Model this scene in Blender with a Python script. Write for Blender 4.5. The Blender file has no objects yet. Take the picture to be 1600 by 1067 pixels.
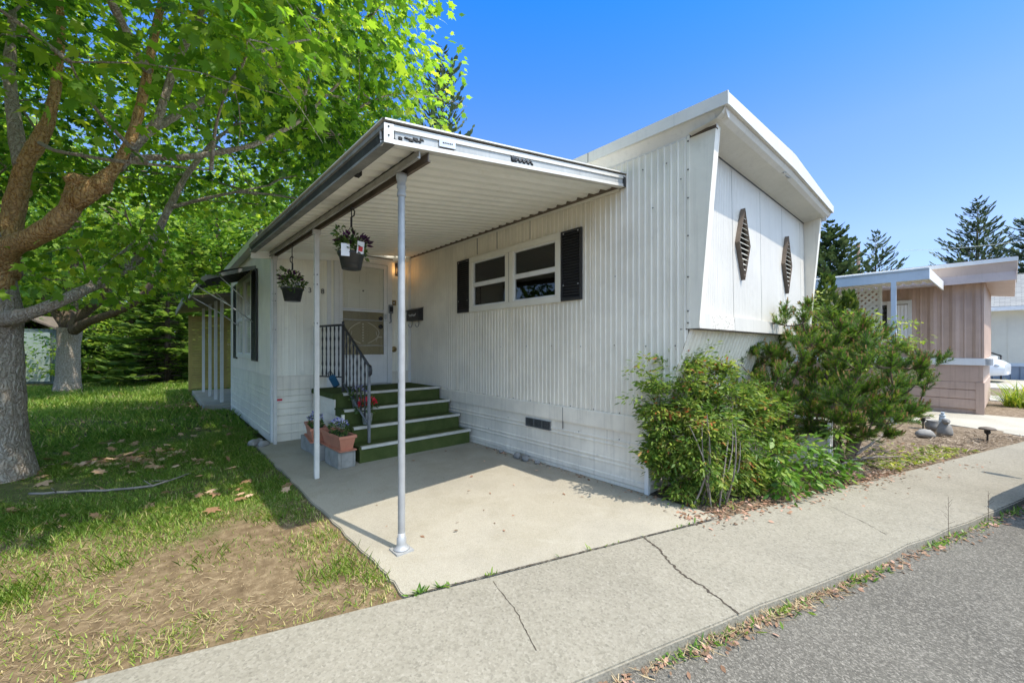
import bpy, bmesh, math, random
import numpy as np
from mathutils import Vector, Matrix, Euler

random.seed(7)
RNG = np.random.default_rng(11)
scene = bpy.context.scene
COL = scene.collection
PI = math.pi

# ------------------------------------------------------------------ helpers
def rad(a):
    return math.radians(a)

class MB:
    """collects simple shapes; build() links them as ONE mesh object"""
    def __init__(self):
        self.v, self.f, self.m, self.s = [], [], [], []

    def add(self, verts, faces, mi=0, smooth=False):
        b = len(self.v)
        self.v += [tuple(p) for p in verts]
        for f in faces:
            self.f.append([b + i for i in f])
            self.m.append(mi)
            self.s.append(smooth)
        return self

    def box(self, x0, x1, y0, y1, z0, z1, mi=0, M=None):
        vs = [(x0, y0, z0), (x1, y0, z0), (x1, y1, z0), (x0, y1, z0),
              (x0, y0, z1), (x1, y0, z1), (x1, y1, z1), (x0, y1, z1)]
        if M is not None:
            vs = [tuple(M @ Vector(p)) for p in vs]
        return self.add(vs, [(3, 2, 1, 0), (4, 5, 6, 7), (0, 1, 5, 4), (1, 2, 6, 5), (2, 3, 7, 6), (3, 0, 4, 7)], mi)

    def rbox(self, x0, x1, y0, y1, z0, z1, b=.004, mi=0, M=None):
        """box with bevelled edges"""
        bm = bmesh.new()
        bmesh.ops.create_cube(bm, size=1)
        for q in bm.verts:
            q.co = Vector(((x0 + x1) / 2 + q.co.x * (x1 - x0), (y0 + y1) / 2 + q.co.y * (y1 - y0), (z0 + z1) / 2 + q.co.z * (z1 - z0)))
        bmesh.ops.bevel(bm, geom=bm.edges[:], offset=b, segments=2, affect='EDGES')
        bm.verts.index_update()
        vs = [(M @ q.co if M is not None else q.co) for q in bm.verts]
        self.add(vs, [[q.index for q in f.verts] for f in bm.faces], mi)
        bm.free()
        return self

    def prism(self, poly, axis, a, b, mi=0):
        """polygon in the plane of the two other axes, extruded along axis from a to b"""
        n = len(poly)
        def P(p, t):
            return {'x': (t, p[0], p[1]), 'y': (p[0], t, p[1]), 'z': (p[0], p[1], t)}[axis]
        vs = [P(p, a) for p in poly] + [P(p, b) for p in poly]
        fs = [tuple(range(n))[::-1], tuple(range(n, 2 * n))]
        fs += [(i, (i + 1) % n, n + (i + 1) % n, n + i) for i in range(n)]
        return self.add(vs, fs, mi)

    def sheet(self, rows, mi=0, smooth=False, closed=False):
        """grid of points: list of rows of equal length"""
        n = len(rows[0])
        vs = [p for r in rows for p in r]
        fs = []
        for i in range(len(rows) - 1):
            for j in range(n - 1 + (1 if closed else 0)):
                k = (j + 1) % n
                fs.append((i * n + j, i * n + k, (i + 1) * n + k, (i + 1) * n + j))
        return self.add(vs, fs, mi, smooth)

    def tube(self, pts, r, n=8, mi=0, cap=True, smooth=True, jitter=0):
        pts = [Vector(p) for p in pts]
        rs = r if isinstance(r, (list, tuple)) else [r] * len(pts)
        rows, up = [], None
        for i, p in enumerate(pts):
            t = (pts[min(i + 1, len(pts) - 1)] - pts[max(i - 1, 0)])
            t = t.normalized() if t.length > 1e-9 else Vector((0, 0, 1))
            if up is None:
                up = t.orthogonal().normalized()
            up = (up - t * up.dot(t))
            up = up.normalized() if up.length > 1e-6 else t.orthogonal().normalized()
            w = t.cross(up)
            row = []
            for k in range(n):
                a = 2 * PI * k / n
                rr = rs[i] * (1 + (random.uniform(-jitter, jitter) if jitter else 0))
                row.append(p + (up * math.cos(a) + w * math.sin(a)) * rr)
            rows.append(row)
        self.sheet(rows, mi, smooth, closed=True)
        if cap:
            b = len(self.v) - len(rows) * n
            self.f.append([b + k for k in range(n)][::-1]); self.m.append(mi); self.s.append(False)
            b = len(self.v) - n
            self.f.append([b + k for k in range(n)]); self.m.append(mi); self.s.append(False)
        return self

    def lathe(self, prof, n=24, c=(0, 0, 0), mi=0, smooth=True, cap=True):
        rows = [[(c[0] + r * math.cos(2 * PI * k / n), c[1] + r * math.sin(2 * PI * k / n), c[2] + z) for k in range(n)] for r, z in prof]
        self.sheet(rows, mi, smooth, closed=True)
        if cap:
            b = len(self.v) - len(rows) * n
            self.f.append([b + k for k in range(n)][::-1]); self.m.append(mi); self.s.append(False)
            b = len(self.v) - n
            self.f.append([b + k for k in range(n)]); self.m.append(mi); self.s.append(False)
        return self

    def blob(self, c, r, sub=2, mi=0, noise=.2):
        bm = bmesh.new()
        bmesh.ops.create_icosphere(bm, subdivisions=sub, radius=1)
        ph = [random.uniform(0, 6) for _ in range(3)]
        vs = []
        for q in bm.verts:
            d = q.co.normalized()
            k = 1 + noise * (math.sin(3 * d.x + ph[0]) * math.cos(2.6 * d.y + ph[1]) + .5 * math.sin(5 * d.z + ph[2]))
            vs.append((c[0] + d.x * r[0] * k, c[1] + d.y * r[1] * k, c[2] + d.z * r[2] * k))
        bm.verts.index_update()
        self.add(vs, [[q.index for q in f.verts] for f in bm.faces], mi, True)
        bm.free()
        return self

    def build(self, name, mats, parent=None, M=None):
        me = bpy.data.meshes.new(name)
        vs = self.v
        if M is not None:
            vs = [tuple(M @ Vector(p)) for p in vs]
        me.from_pydata(vs, [], self.f)
        if not isinstance(mats, (list, tuple)):
            mats = [mats]
        for m in mats:
            me.materials.append(m)
        me.polygons.foreach_set('material_index', self.m)
        me.polygons.foreach_set('use_smooth', self.s)
        me.update()
        bm = bmesh.new(); bm.from_mesh(me)
        bmesh.ops.recalc_face_normals(bm, faces=bm.faces[:])
        bm.to_mesh(me); bm.free()
        o = bpy.data.objects.new(name, me)
        COL.objects.link(o)
        if parent is not None:
            o.parent = parent
        return o

def tag(o, label, cat=None, group=None, kind=None):
    if label: o['label'] = label
    if cat: o['category'] = cat
    if group: o['group'] = group
    if kind: o['kind'] = kind
    return o

def thing(name, label, cat, loc=(0, 0, 0), rz=0, group=None):
    o = bpy.data.objects.new(name, None)
    o.empty_display_size = .1
    COL.objects.link(o)
    o.location = loc
    o.rotation_euler = (0, 0, rz)
    return tag(o, label, cat, group)

def struct(o):
    o['kind'] = 'structure'
    return o

def copy_tree(o, parent=None):
    c = o.copy()
    COL.objects.link(c)
    if parent is not None:
        c.parent = parent
    for ch in [k for k in bpy.data.objects if k.parent == o]:
        copy_tree(ch, c)
    return c

# ------------------------------------------------------------------ materials
class NT:
    def __init__(self, name):
        self.m = bpy.data.materials.new(name)
        self.m.use_nodes = True
        self.t = self.m.node_tree
        self.t.nodes.clear()
        self.out = self.n('ShaderNodeOutputMaterial')
    def n(self, typ, **kw):
        nd = self.t.nodes.new(typ)
        for k, v in kw.items():
            if k.startswith('i_'):
                nd.inputs[k[2:].replace('_', ' ')].default_value = v
            else:
                setattr(nd, k, v)
        return nd
    def l(self, a, b):
        self.t.links.new(a, b)
    def noise(self, scale, detail=4, rough=.55, co=None, dist=0):
        nd = self.n('ShaderNodeTexNoise')
        nd.inputs['Scale'].default_value = scale
        nd.inputs['Detail'].default_value = detail
        nd.inputs['Roughness'].default_value = rough
        nd.inputs['Distortion'].default_value = dist
        self.l(co if co is not None else self.co(), nd.inputs['Vector'])
        return nd.outputs['Fac']
    def co(self):
        if not hasattr(self, '_co'):
            self._co = self.n('ShaderNodeTexCoord').outputs['Object']
        return self._co
    def scaled(self, sx, sy, sz):
        mp = self.n('ShaderNodeMapping')
        mp.inputs['Scale'].default_value = (sx, sy, sz)
        self.l(self.co(), mp.inputs['Vector'])
        return mp.outputs['Vector']
    def ramp(self, fac, stops, interp='LINEAR'):
        r = self.n('ShaderNodeValToRGB')
        r.color_ramp.interpolation = interp
        el = r.color_ramp.elements
        el[0].position, el[1].position = stops[0][0], stops[-1][0]
        el[0].color, el[1].color = (*stops[0][1], 1), (*stops[-1][1], 1)
        for p, c in stops[1:-1]:
            el.new(p).color = (*c, 1)
        self.l(fac, r.inputs['Fac'])
        return r.outputs['Color']
    def mix(self, fac, a, b, mode='MIX'):
        nd = self.n('ShaderNodeMix', data_type='RGBA', blend_type=mode)
        for s, v in ((0, fac), (6, a), (7, b)):
            if isinstance(v, (int, float)):
                nd.inputs[s].default_value = v
            elif isinstance(v, (tuple, list)):
                nd.inputs[s].default_value = (*v, 1)
            else:
                self.l(v, nd.inputs[s])
        return nd.outputs[2]
    def bump(self, h, strength=.3, dist=.01):
        b = self.n('ShaderNodeBump')
        b.inputs['Strength'].default_value = strength
        b.inputs['Distance'].default_value = dist
        self.l(h, b.inputs['Height'])
        return b.outputs['Normal']
    def pbr(self, col, rough=.6, metal=0, normal=None, spec=.5):
        p = self.n('ShaderNodeBsdfPrincipled')
        for k, v in (('Base Color', col), ('Roughness', rough), ('Metallic', metal)):
            if isinstance(v, (int, float)):
                p.inputs[k].default_value = v
            elif isinstance(v, (tuple, list)):
                p.inputs[k].default_value = (*v, 1)
            else:
                self.l(v, p.inputs[k])
        p.inputs['Specular IOR Level'].default_value = spec
        if normal is not None:
            self.l(normal, p.inputs['Normal'])
        return p
    def done(self, sh):
        self.l(sh.outputs[0] if hasattr(sh, 'outputs') else sh, self.out.inputs['Surface'])
        return self.m

def paint(name, col, var=.12, rough=.5, streak=0, scale=3, dirt=None, bump=.05, metal=0, spec=.5):
    """weathered painted surface: broad tone variation, fine grain, vertical rain streaks, dirt blotches"""
    t = NT(name)
    a = t.noise(scale, 5, .6)
    dk = tuple(c * (1 - var * 1.6) for c in col)
    lt = tuple(min(1, c * (1 + var * .5)) for c in col)
    c = t.ramp(a, [(.3, dk), (.7, lt)])
    if streak:
        s = t.noise(1, 5, .65, co=t.scaled(26, 26, .9))
        c = t.mix(t.ramp(s, [(.52, (0, 0, 0)), (.78, (streak,) * 3)]), c, tuple(k * .45 for k in (dirt or col)))
    if dirt:
        d = t.noise(scale * 2.3, 6, .7)
        c = t.mix(t.ramp(d, [(.57, (0, 0, 0)), (.75, (.5, .5, .5))]), c, dirt)
    g = t.noise(140, 2)
    n = t.bump(g, bump, .003)
    return t.done(t.pbr(c, rough, metal, n, spec))

def leafmat(name, stops, trans=.45, rough=.45, spec=.35):
    """leaf: colour by a per-leaf tint, light passes through"""
    t = NT(name)
    at = t.n('ShaderNodeAttribute', attribute_name='tint')
    c = t.ramp(at.outputs['Fac'], stops)
    p = t.pbr(c, rough, 0, None, spec)
    tr = t.n('ShaderNodeBsdfTranslucent')
    tc = t.mix(.55, c, (1.0, .95, .12), 'MULTIPLY')
    t.l(t.mix(.9, c, tc, 'ADD'), tr.inputs['Color'])
    mx = t.n('ShaderNodeMixShader')
    mx.inputs[0].default_value = trans
    t.l(p.outputs[0], mx.inputs[1]); t.l(tr.outputs[0], mx.inputs[2])
    return t.done(mx)

# ------------------------------------------------------------------ foliage
def instanced(name, tv, tf, pos, frame, size, tint, mat, parent=None):
    """many copies of one small template (k verts, equal-length faces) as ONE mesh.
       pos (N,3); frame (N,3,3) columns = template x,y,z axes; size (N,) or (N,3)"""
    tv = np.asarray(tv, float); N = len(pos); k = len(tv)
    size = np.asarray(size, float)
    if size.ndim == 1:
        size = np.repeat(size[:, None], 3, 1)
    loc = tv[None] * size[:, None, :]
    V = np.einsum('nij,nkj->nki', frame, loc) + np.asarray(pos)[:, None, :]
    V = V.reshape(-1, 3)
    tf = [list(f) for f in tf]
    nl = sum(len(f) for f in tf)
    loops = np.concatenate([np.array(f) for f in tf])
    L = (loops[None] + (np.arange(N) * k)[:, None]).reshape(-1)
    lens = np.array([len(f) for f in tf])
    st = np.concatenate([[0], np.cumsum(lens)[:-1]])
    S = (st[None] + (np.arange(N) * nl)[:, None]).reshape(-1)
    me = bpy.data.meshes.new(name)
    me.vertices.add(len(V)); me.vertices.foreach_set('co', V.astype(np.float32).ravel())
    me.loops.add(len(L)); me.loops.foreach_set('vertex_index', L.astype(np.int32))
    me.polygons.add(len(S)); me.polygons.foreach_set('loop_start', S.astype(np.int32))
    at = me.attributes.new('tint', 'FLOAT', 'POINT')
    at.data.foreach_set('value', np.repeat(np.asarray(tint, np.float32), k))
    me.materials.append(mat)
    me.update(calc_edges=True)
    me.validate()
    o = bpy.data.objects.new(name, me)
    COL.objects.link(o)
    if parent is not None:
        o.parent = parent
    return o

def unit(a):
    return a / np.maximum(np.linalg.norm(a, axis=-1, keepdims=True), 1e-9)

def frames(ydir, nrm):
    """y axis = ydir (leaf tip), z axis close to nrm"""
    y = unit(ydir)
    z = unit(nrm - y * (nrm * y).sum(1, keepdims=True))
    x = np.cross(y, z)
    return np.stack([x, y, z], axis=2)

def rand_dirs(n):
    return unit(RNG.normal(size=(n, 3)))

def fan(t):
    return t

_half = [(.05, 0), (.34, -.10), (.27, .12), (.60, .28), (.38, .36), (.42, .62), (.17, .55)]
MAPLE_V = [(x, y, .22 * abs(x) - .55 * x * x - .22 * y * y) for x, y in _half] + [(0, 1, -.26)] + [(-x, y, .22 * abs(x) - .55 * x * x - .22 * y * y) for x, y in _half[::-1]]
MAPLE_F = [list(range(len(MAPLE_V)))]
OVAL_V = [(0, 0, 0), (.22, .3, -.03), (.2, .65, -.05), (0, 1, -.12), (-.2, .65, -.05), (-.22, .3, -.03)]
OVAL_F = [[0, 1, 2, 3], [0, 3, 4, 5]]
DIAM_V = [(0, 0, 0), (.36, .5, -.06), (0, 1, -.12), (-.36, .5, -.06)]
DIAM_F = [[0, 1, 2], [0, 2, 3]]
BLADE_V = [(-.5, 0, 0), (.5, 0, 0), (.36, .55, .06), (0, 1, .25), (-.36, .55, .06)]
BLADE_F = [[0, 1, 2, 3, 4]]
NEED_V = [(-.5, 0, 0), (.5, 0, 0), (0, 1, 0)]
NEED_F = [[0, 1, 2]]

# ------------------------------------------------------------------ camera frame
CAM = Vector((-3.385, -1.921, 1.35))
FWD = Vector((.664, .7477, 0)); RGT = Vector((.7477, -.664, 0))
def at(px, py, Y):
    """a real place: X metres right and Y metres ahead of where the photographer stood, read off the photo"""
    return CAM + RGT * ((px - 800) / 625 * Y) + FWD * Y + Vector((0, 0, (543 - py) / 625 * Y))
SUN = Vector((.094, -.475, 1)).normalized()
def walk_y(x):      # back edge of the pavement
    return -.42 - .31 * (x + .767)
def road_y(x):      # edge of the road
    return -.891 - .31 * (x + 2.087)
# ------------------------------------------------------------------ material library
M = {}
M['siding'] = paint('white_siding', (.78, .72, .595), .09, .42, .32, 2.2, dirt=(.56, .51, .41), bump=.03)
M['skirt'] = paint('skirt_siding', (.80, .74, .62), .11, .45, .35, 2.5, dirt=(.50, .46, .38), bump=.03)
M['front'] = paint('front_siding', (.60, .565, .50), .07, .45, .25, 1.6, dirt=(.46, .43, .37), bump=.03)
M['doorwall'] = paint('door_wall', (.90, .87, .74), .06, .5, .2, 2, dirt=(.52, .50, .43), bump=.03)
M['white'] = paint('white_paint', (.74, .74, .72), .06, .4, .15, 4, dirt=(.55, .53, .48), bump=.03)
M['cream'] = paint('cream_vinyl', (.74, .71, .62), .05, .4, 0, 4, bump=.02)
M['door'] = paint('door_paint', (.82, .80, .73), .05, .45, 0, 3, bump=.02)
M['alu'] = paint('aluminium', (.55, .56, .57), .15, .38, .2, 6, dirt=(.3, .3, .29), bump=.02, metal=.5)
M['galv'] = paint('galvanised_pipe', (.38, .38, .37), .14, .45, .3, 9, dirt=(.34, .34, .33), bump=.02, metal=.2)
M['roof'] = paint('roof_coating', (.66, .66, .64), .1, .6, 0, 2, dirt=(.4, .4, .38))
M['canopy'] = paint('canopy_underside', (.88, .86, .78), .04, .5, .06, 2.6, dirt=(.72, .69, .58), bump=.02)
M['fascia_white'] = paint('fascia_white', (.64, .62, .57), .05, .4, .2, 3, dirt=(.5, .5, .48))
M['fascia_grey'] = paint('fascia_grey', (.42, .43, .42), .12, .5, .3, 5, dirt=(.25, .25, .24))
M['mould'] = paint('mildewed_gutter', (.030, .030, .028), .35, .75, .3, 5, dirt=(.12, .12, .11))
M['gutter_dirty'] = paint('dirty_gutter', (.24, .24, .23), .25, .65, .4, 5, dirt=(.10, .10, .09))
M['beam'] = paint('beam_grey', (.36, .35, .32), .22, .6, .2, 5, dirt=(.10, .08, .06))
M['brown'] = paint('brown_header', (.15, .115, .085), .2, .65, 0, 6, dirt=(.06, .05, .04))
M['black'] = paint('black_vinyl', (.022, .022, .024), .15, .45, 0, 6, bump=.02)
M['blackmetal'] = paint('wrought_iron', (.03, .03, .032), .2, .4, 0, 20, dirt=(.08, .06, .05), bump=.1)
M['railgrey'] = paint('rail_grey', (.16, .17, .18), .2, .45, 0, 20, dirt=(.08, .08, .08), bump=.1)
M['dark'] = paint('dark_inside', (.012, .012, .012), .1, .9)
M['room'] = paint('dim_room', (.60, .57, .48), .1, .9)
M['screw'] = paint('rusty_screw', (.06, .05, .045), .3, .6)
M['gap'] = paint('dark_seam', (.10, .10, .10), .1, .8)  # dark colour of joint lines and the backing in panel gaps
M['rot'] = paint('rotten_wood', (.10, .075, .055), .3, .8, 0, 12)
M['block'] = paint('concrete_block', (.30, .29, .26), .22, .9, 0, 8, dirt=(.16, .15, .13), bump=.6)
M['terra'] = paint('terracotta_plastic', (.50, .20, .12), .12, .55, 0, 8, dirt=(.38, .16, .10), bump=.06)
M['potblack'] = paint('black_plastic', (.03, .032, .033), .12, .42, 0, 9, bump=.05)
M['label'] = paint('white_tag', (.80, .80, .80), .03, .5)
M['red'] = paint('red_ink', (.55, .03, .04), .05, .5)
M['blue'] = paint('blue_case', (.03, .13, .24), .12, .45, 0, 12)
M['soil'] = paint('potting_soil', (.035, .025, .018), .3, .95, 0, 30, bump=.8)
M['rock'] = paint('grey_rock', (.30, .29, .27), .3, .85, 0, 9, dirt=(.14, .12, .10), bump=.6)
M['brass'] = paint('old_brass', (.35, .26, .12), .2, .35, 0, 12, metal=.8)
M['steel'] = paint('dull_steel', (.30, .31, .32), .15, .35, 0, 12, metal=.8)
M['pink'] = paint('pink_siding', (.50, .355, .275), .10, .5, .35, 2.2, dirt=(.38, .27, .20), bump=.03)
M['pinklite'] = paint('pink_fascia', (.56, .44, .375), .06, .5, .2, 3, dirt=(.46, .34, .28))
M['bluewhite'] = paint('pale_blue_fascia', (.56, .62, .66), .06, .5, .1, 3, dirt=(.44, .48, .5))
M['beige'] = paint('beige_siding', (.66, .63, .52), .05, .6, .1, 2)
M['bluegrey'] = paint('blue_grey_skirt', (.30, .34, .38), .1, .6, .1, 3)
M['curtain'] = paint('olive_curtain', (.66, .63, .46), .15, .9, .4, 6)
M['yellowwood'] = paint('yellow_slats', (.42, .33, .10), .15, .7, .1, 3, dirt=(.24, .18, .06))
M['greenmetal'] = paint('shed_green', (.10, .135, .12), .1, .5, .2, 2)
M['polewood'] = paint('pole_wood', (.16, .11, .08), .2, .85, .3, 3)
M['tyre'] = paint('tyre_rubber', (.02, .02, .02), .1, .85)
M['deadwood'] = paint('dead_wood', (.27, .23, .19), .25, .9, 0, 14, bump=.4)
M['stem'] = paint('green_stem', (.09, .13, .04), .2, .7)
M['browntwig'] = paint('brown_twig', (.13, .085, .055), .25, .85, 0, 12)

def glass(name, tint=(.9, .95, .95), refl=.14, ior=1.5):
    t = NT(name)
    tr = t.n('ShaderNodeBsdfTransparent'); tr.inputs['Color'].default_value = (*tint, 1)
    gl = t.n('ShaderNodeBsdfGlossy'); gl.inputs['Roughness'].default_value = .03
    fr = t.n('ShaderNodeFresnel'); fr.inputs['IOR'].default_value = ior
    mth = t.n('ShaderNodeMath', operation='MULTIPLY_ADD'); mth.inputs[1].default_value = 1.0; mth.inputs[2].default_value = refl * .3
    t.l(fr.outputs[0], mth.inputs[0])
    mx = t.n('ShaderNodeMixShader')
    t.l(mth.outputs[0], mx.inputs[0]); t.l(tr.outputs[0], mx.inputs[1]); t.l(gl.outputs[0], mx.inputs[2])
    return t.done(mx)
M['glass'] = glass('window_glass')
M['stormglass'] = glass('storm_glass', (.97, .97, .95), .0, 1.18)
M['screen'] = glass('insect_screen', (.80, .77, .68), .02)
M['headlamp'] = glass('lamp_glass', (.9, .9, .9), .3)

# green outdoor carpet on the steps
t = NT('green_carpet')
a = t.noise(5, 5, .7); b = t.noise(260, 2, .6)
c = t.ramp(a, [(.28, (.044, .064, .018)), (.55, (.078, .102, .030)), (.78, (.130, .138, .055))])
c = t.mix(t.ramp(b, [(.35, (.0, .0, .0)), (.7, (.6, .6, .6))]), c, (.110, .140, .045))
M['carpet'] = t.done(t.pbr(c, .95, 0, t.bump(b, .9, .01), .1))

# peeling paint on the ledge board
t = NT('peeling_paint')
a = t.noise(48, 6, .75, dist=.4)
c = t.ramp(a, [(.0, (.70, .67, .60)), (.53, (.62, .59, .52)), (.58, (.33, .28, .23)), (1, (.30, .26, .22))], 'LINEAR')
M['peel'] = t.done(t.pbr(c, .7, 0, t.bump(a, .5, .004)))

def concrete(name, base, grain, agg=.5, stain=(.30, .27, .20)):
    t = NT(name)
    broad = t.noise(.9, 6, .62)
    mid = t.noise(1.7, 7, .68, dist=.5)
    v = t.n('ShaderNodeTexVoronoi'); v.inputs['Scale'].default_value = grain
    t.l(t.co(), v.inputs['Vector'])
    spk = t.noise(grain * 1.6, 3, .7)
    c = t.ramp(broad, [(.28, tuple(k * .74 for k in base)), (.5, base), (.75, tuple(min(1, k * 1.16) for k in base))])
    c = t.mix(t.ramp(mid, [(.46, (0, 0, 0)), (.74, (.62,) * 3)]), c, stain)
    c = t.mix(agg, c, t.ramp(v.outputs['Color'], [(.0, (.14, .13, .11)), (.35, (.34, .31, .25)), (.7, (.42, .39, .32)), (1, (.56, .52, .44))]), 'MIX')
    c = t.mix(t.ramp(spk, [(.30, (.75,) * 3), (.42, (0, 0, 0))]), c, (.12, .105, .085))
    h = t.mix(.5, v.outputs['Distance'], spk)
    return t.done(t.pbr(c, .9, 0, t.bump(h, .45, .006), .2))
M['walk'] = concrete('exposed_aggregate', (.205, .186, .142), 85, .30, (.125, .115, .082))
M['patio'] = concrete('patio_concrete', (.325, .295, .232), 150, .22, (.22, .19, .125))
M['slab'] = concrete('smooth_slab', (.42, .395, .335), 160, .25)

t = NT('asphalt')
broad = t.noise(.7, 5, .6); fine = t.noise(170, 3, .75)
v = t.n('ShaderNodeTexVoronoi'); v.inputs['Scale'].default_value = 150; t.l(t.co(), v.inputs['Vector'])
c = t.ramp(broad, [(.25, (.065, .060, .050)), (.5, (.115, .106, .088)), (.75, (.16, .147, .122))])
c = t.mix(.55, c, t.ramp(v.outputs['Color'], [(.1, (.05, .046, .039)), (.6, (.145, .134, .112)), (.95, (.36, .33, .28))]))
M['asphalt'] = t.done(t.pbr(c, .92, 0, t.bump(t.mix(.5, fine, v.outputs['Distance']), .6, .006), .2))

# lawn soil: bare brown earth near the pavement, moss green behind
t = NT('lawn_earth')
a = t.noise(1.3, 6, .65); b = t.noise(14, 5, .7); fine = t.noise(90, 3, .7)
sep = t.n('ShaderNodeSeparateXYZ'); t.l(t.co(), sep.inputs[0])
mm = t.n('ShaderNodeMath', operation='MULTIPLY_ADD'); mm.inputs[1].default_value = .31; t.l(sep.outputs[0], mm.inputs[0]); t.l(sep.outputs[1], mm.inputs[2])
md = t.n('ShaderNodeMapRange'); md.inputs['From Min'].default_value = .0; md.inputs['From Max'].default_value = 2.6; t.l(mm.outputs[0], md.inputs['Value'])
ad = t.n('ShaderNodeMath', operation='ADD'); t.l(md.outputs[0], ad.inputs[0]); t.l(a, ad.inputs[1])
green = t.ramp(b, [(.3, (.07, .085, .026)), (.6, (.11, .125, .04)), (.8, (.19, .155, .075))])
brown = t.ramp(b, [(.25, (.085, .058, .032)), (.5, (.17, .122, .070)), (.75, (.30, .23, .14))])
c = t.mix(t.ramp(ad.outputs[0], [(.78, (0, 0, 0)), (1.15, (.85,) * 3)]), brown, green)
M['earth'] = t.done(t.pbr(c, .98, 0, t.bump(t.mix(.75, b, fine), .7, .012), .1))

t = NT('mulch')
b = t.noise(18, 6, .75); fine = t.noise(110, 3, .7)
c = t.ramp(b, [(.25, (.07, .052, .036)), (.5, (.19, .145, .10)), (.72, (.38, .31, .225))])
M['mulch'] = t.done(t.pbr(c, .98, 0, t.bump(t.mix(.5, b, fine), 1, .02), .1))

# maple bark: grey ridged, orange-brown lichen on the limbs
def bark(name, lo, mid, hi, sc=9):
    t = NT(name)
    r = t.noise(sc, 6, .7, co=t.scaled(2.6, 2.6, .42), dist=.8)
    b = t.noise(2.2, 5, .6)
    c = t.ramp(r, [(.32, lo), (.5, mid), (.68, hi)])
    c = t.mix(t.ramp(b, [(.5, (0, 0, 0)), (.8, (.5,) * 3)]), c, tuple(k * 1.25 for k in hi))
    return t.done(t.pbr(c, .92, 0, t.bump(r, 1, .05), .15))
def bark2(name, c0=(.17, .135, .10), c1=(.33, .275, .215), c2=(.46, .40, .33), c3=(.52, .48, .43), c4=(.27, .17, .09)):
    t = NT(name)
    v = t.n('ShaderNodeTexVoronoi', feature='DISTANCE_TO_EDGE'); v.inputs['Scale'].default_value = 22
    mp = t.scaled(1.4, 1.4, .26)
    w = t.noise(5, 4, .6)
    vm = t.n('ShaderNodeVectorMath', operation='ADD'); t.l(mp, vm.inputs[0])
    ws = t.n('ShaderNodeVectorMath', operation='SCALE'); ws.inputs['Scale'].default_value = .25; t.l(w, ws.inputs[0]); t.l(ws.outputs[0], vm.inputs[1])
    t.l(vm.outputs[0], v.inputs['Vector'])
    f = t.noise(40, 5, .75); b = t.noise(3, 5, .6)
    c = t.ramp(v.outputs['Distance'], [(.0, c0), (.12, c1), (.4, c2)])
    c = t.mix(t.ramp(f, [(.42, (0, 0, 0)), (.66, (.7,) * 3)]), c, c3)
    c = t.mix(t.ramp(b, [(.5, (0, 0, 0)), (.8, (.45,) * 3)]), c, c4)
    h = t.mix(.35, v.outputs['Distance'], f)
    return t.done(t.pbr(c, .95, 0, t.bump(h, 1, .06), .1))
M['bark'] = bark2('maple_bark_plates')
M['bark_old'] = bark('maple_bark', (.12, .095, .075), (.30, .25, .20), (.48, .43, .37))
M['limb'] = bark('orange_limb_bark', (.20, .11, .04), (.44, .255, .10), (.60, .42, .22), 14)
M['limb'] = bark2('orange_limb_plates', (.16, .08, .03), (.42, .235, .080), (.56, .36, .15), (.58, .43, .25), (.30, .22, .14))
M['bark2'] = bark('dark_bark', (.05, .035, .028), (.13, .095, .07), (.22, .17, .13))

M['maple'] = leafmat('maple_leaf', [(0, (.028, .085, .010)), (.35, (.095, .200, .014)), (.7, (.190, .310, .020)), (1, (.340, .410, .030))], .55)
M['maple_far'] = leafmat('far_maple_leaf', [(0, (.040, .105, .012)), (.4, (.130, .240, .022)), (1, (.340, .420, .045))], .5)
M['fir'] = leafmat('fir_spray', [(0, (.05, .115, .022)), (.5, (.12, .21, .035)), (1, (.24, .32, .055))], .25, .6)
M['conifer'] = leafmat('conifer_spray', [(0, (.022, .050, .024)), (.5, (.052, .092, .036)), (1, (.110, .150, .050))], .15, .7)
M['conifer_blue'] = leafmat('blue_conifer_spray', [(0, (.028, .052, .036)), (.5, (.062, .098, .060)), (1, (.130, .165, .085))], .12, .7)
M['needle'] = leafmat('pine_needle', [(0, (.026, .075, .010)), (.5, (.085, .175, .018)), (.85, (.210, .300, .032)), (1, (.38, .36, .06))], .25, .5)
M['candle'] = leafmat('pine_candle', [(0, (.26, .14, .06)), (1, (.42, .28, .12))], .1, .7)
M['nandina'] = leafmat('shrub_leaflet', [(0, (.055, .12, .016)), (.45, (.150, .225, .032)), (.86, (.300, .350, .065)), (.93, (.36, .26, .07)), (1, (.40, .12, .045))], .35, .5, .3)
M['thuja'] = leafmat('thuja_spray', [(0, (.03, .07, .012)), (.6, (.085, .13, .018)), (1, (.19, .22, .03))], .25, .6)
M['goldleaf'] = leafmat('gold_green_leaf', [(0, (.10, .18, .02)), (.6, (.24, .30, .03)), (1, (.42, .42, .06))], .4)
M['groundcover'] = leafmat('groundcover_leaf', [(0, (.05, .13, .016)), (.6, (.13, .24, .03)), (1, (.26, .34, .06))], .4, .35)
M['basket'] = leafmat('bedding_leaf', [(0, (.028, .070, .014)), (.6, (.075, .135, .030)), (1, (.18, .23, .06))], .3)
M['petal_purple'] = leafmat('purple_petal', [(0, (.035, .010, .035)), (1, (.12, .02, .11))], .3)
M['petal_violet'] = leafmat('violet_petal', [(0, (.10, .08, .30)), (.6, (.25, .25, .55)), (1, (.62, .60, .75))], .3)
M['petal_red'] = leafmat('red_petal', [(0, (.42, .01, .02)), (1, (.75, .04, .08))], .3)
M['grass'] = leafmat('grass_blade', [(0, (.08, .17, .020)), (.5, (.185, .305, .042)), (.8, (.32, .40, .075)), (.9, (.44, .39, .15)), (1, (.56, .47, .24))], .35, .5)
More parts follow.
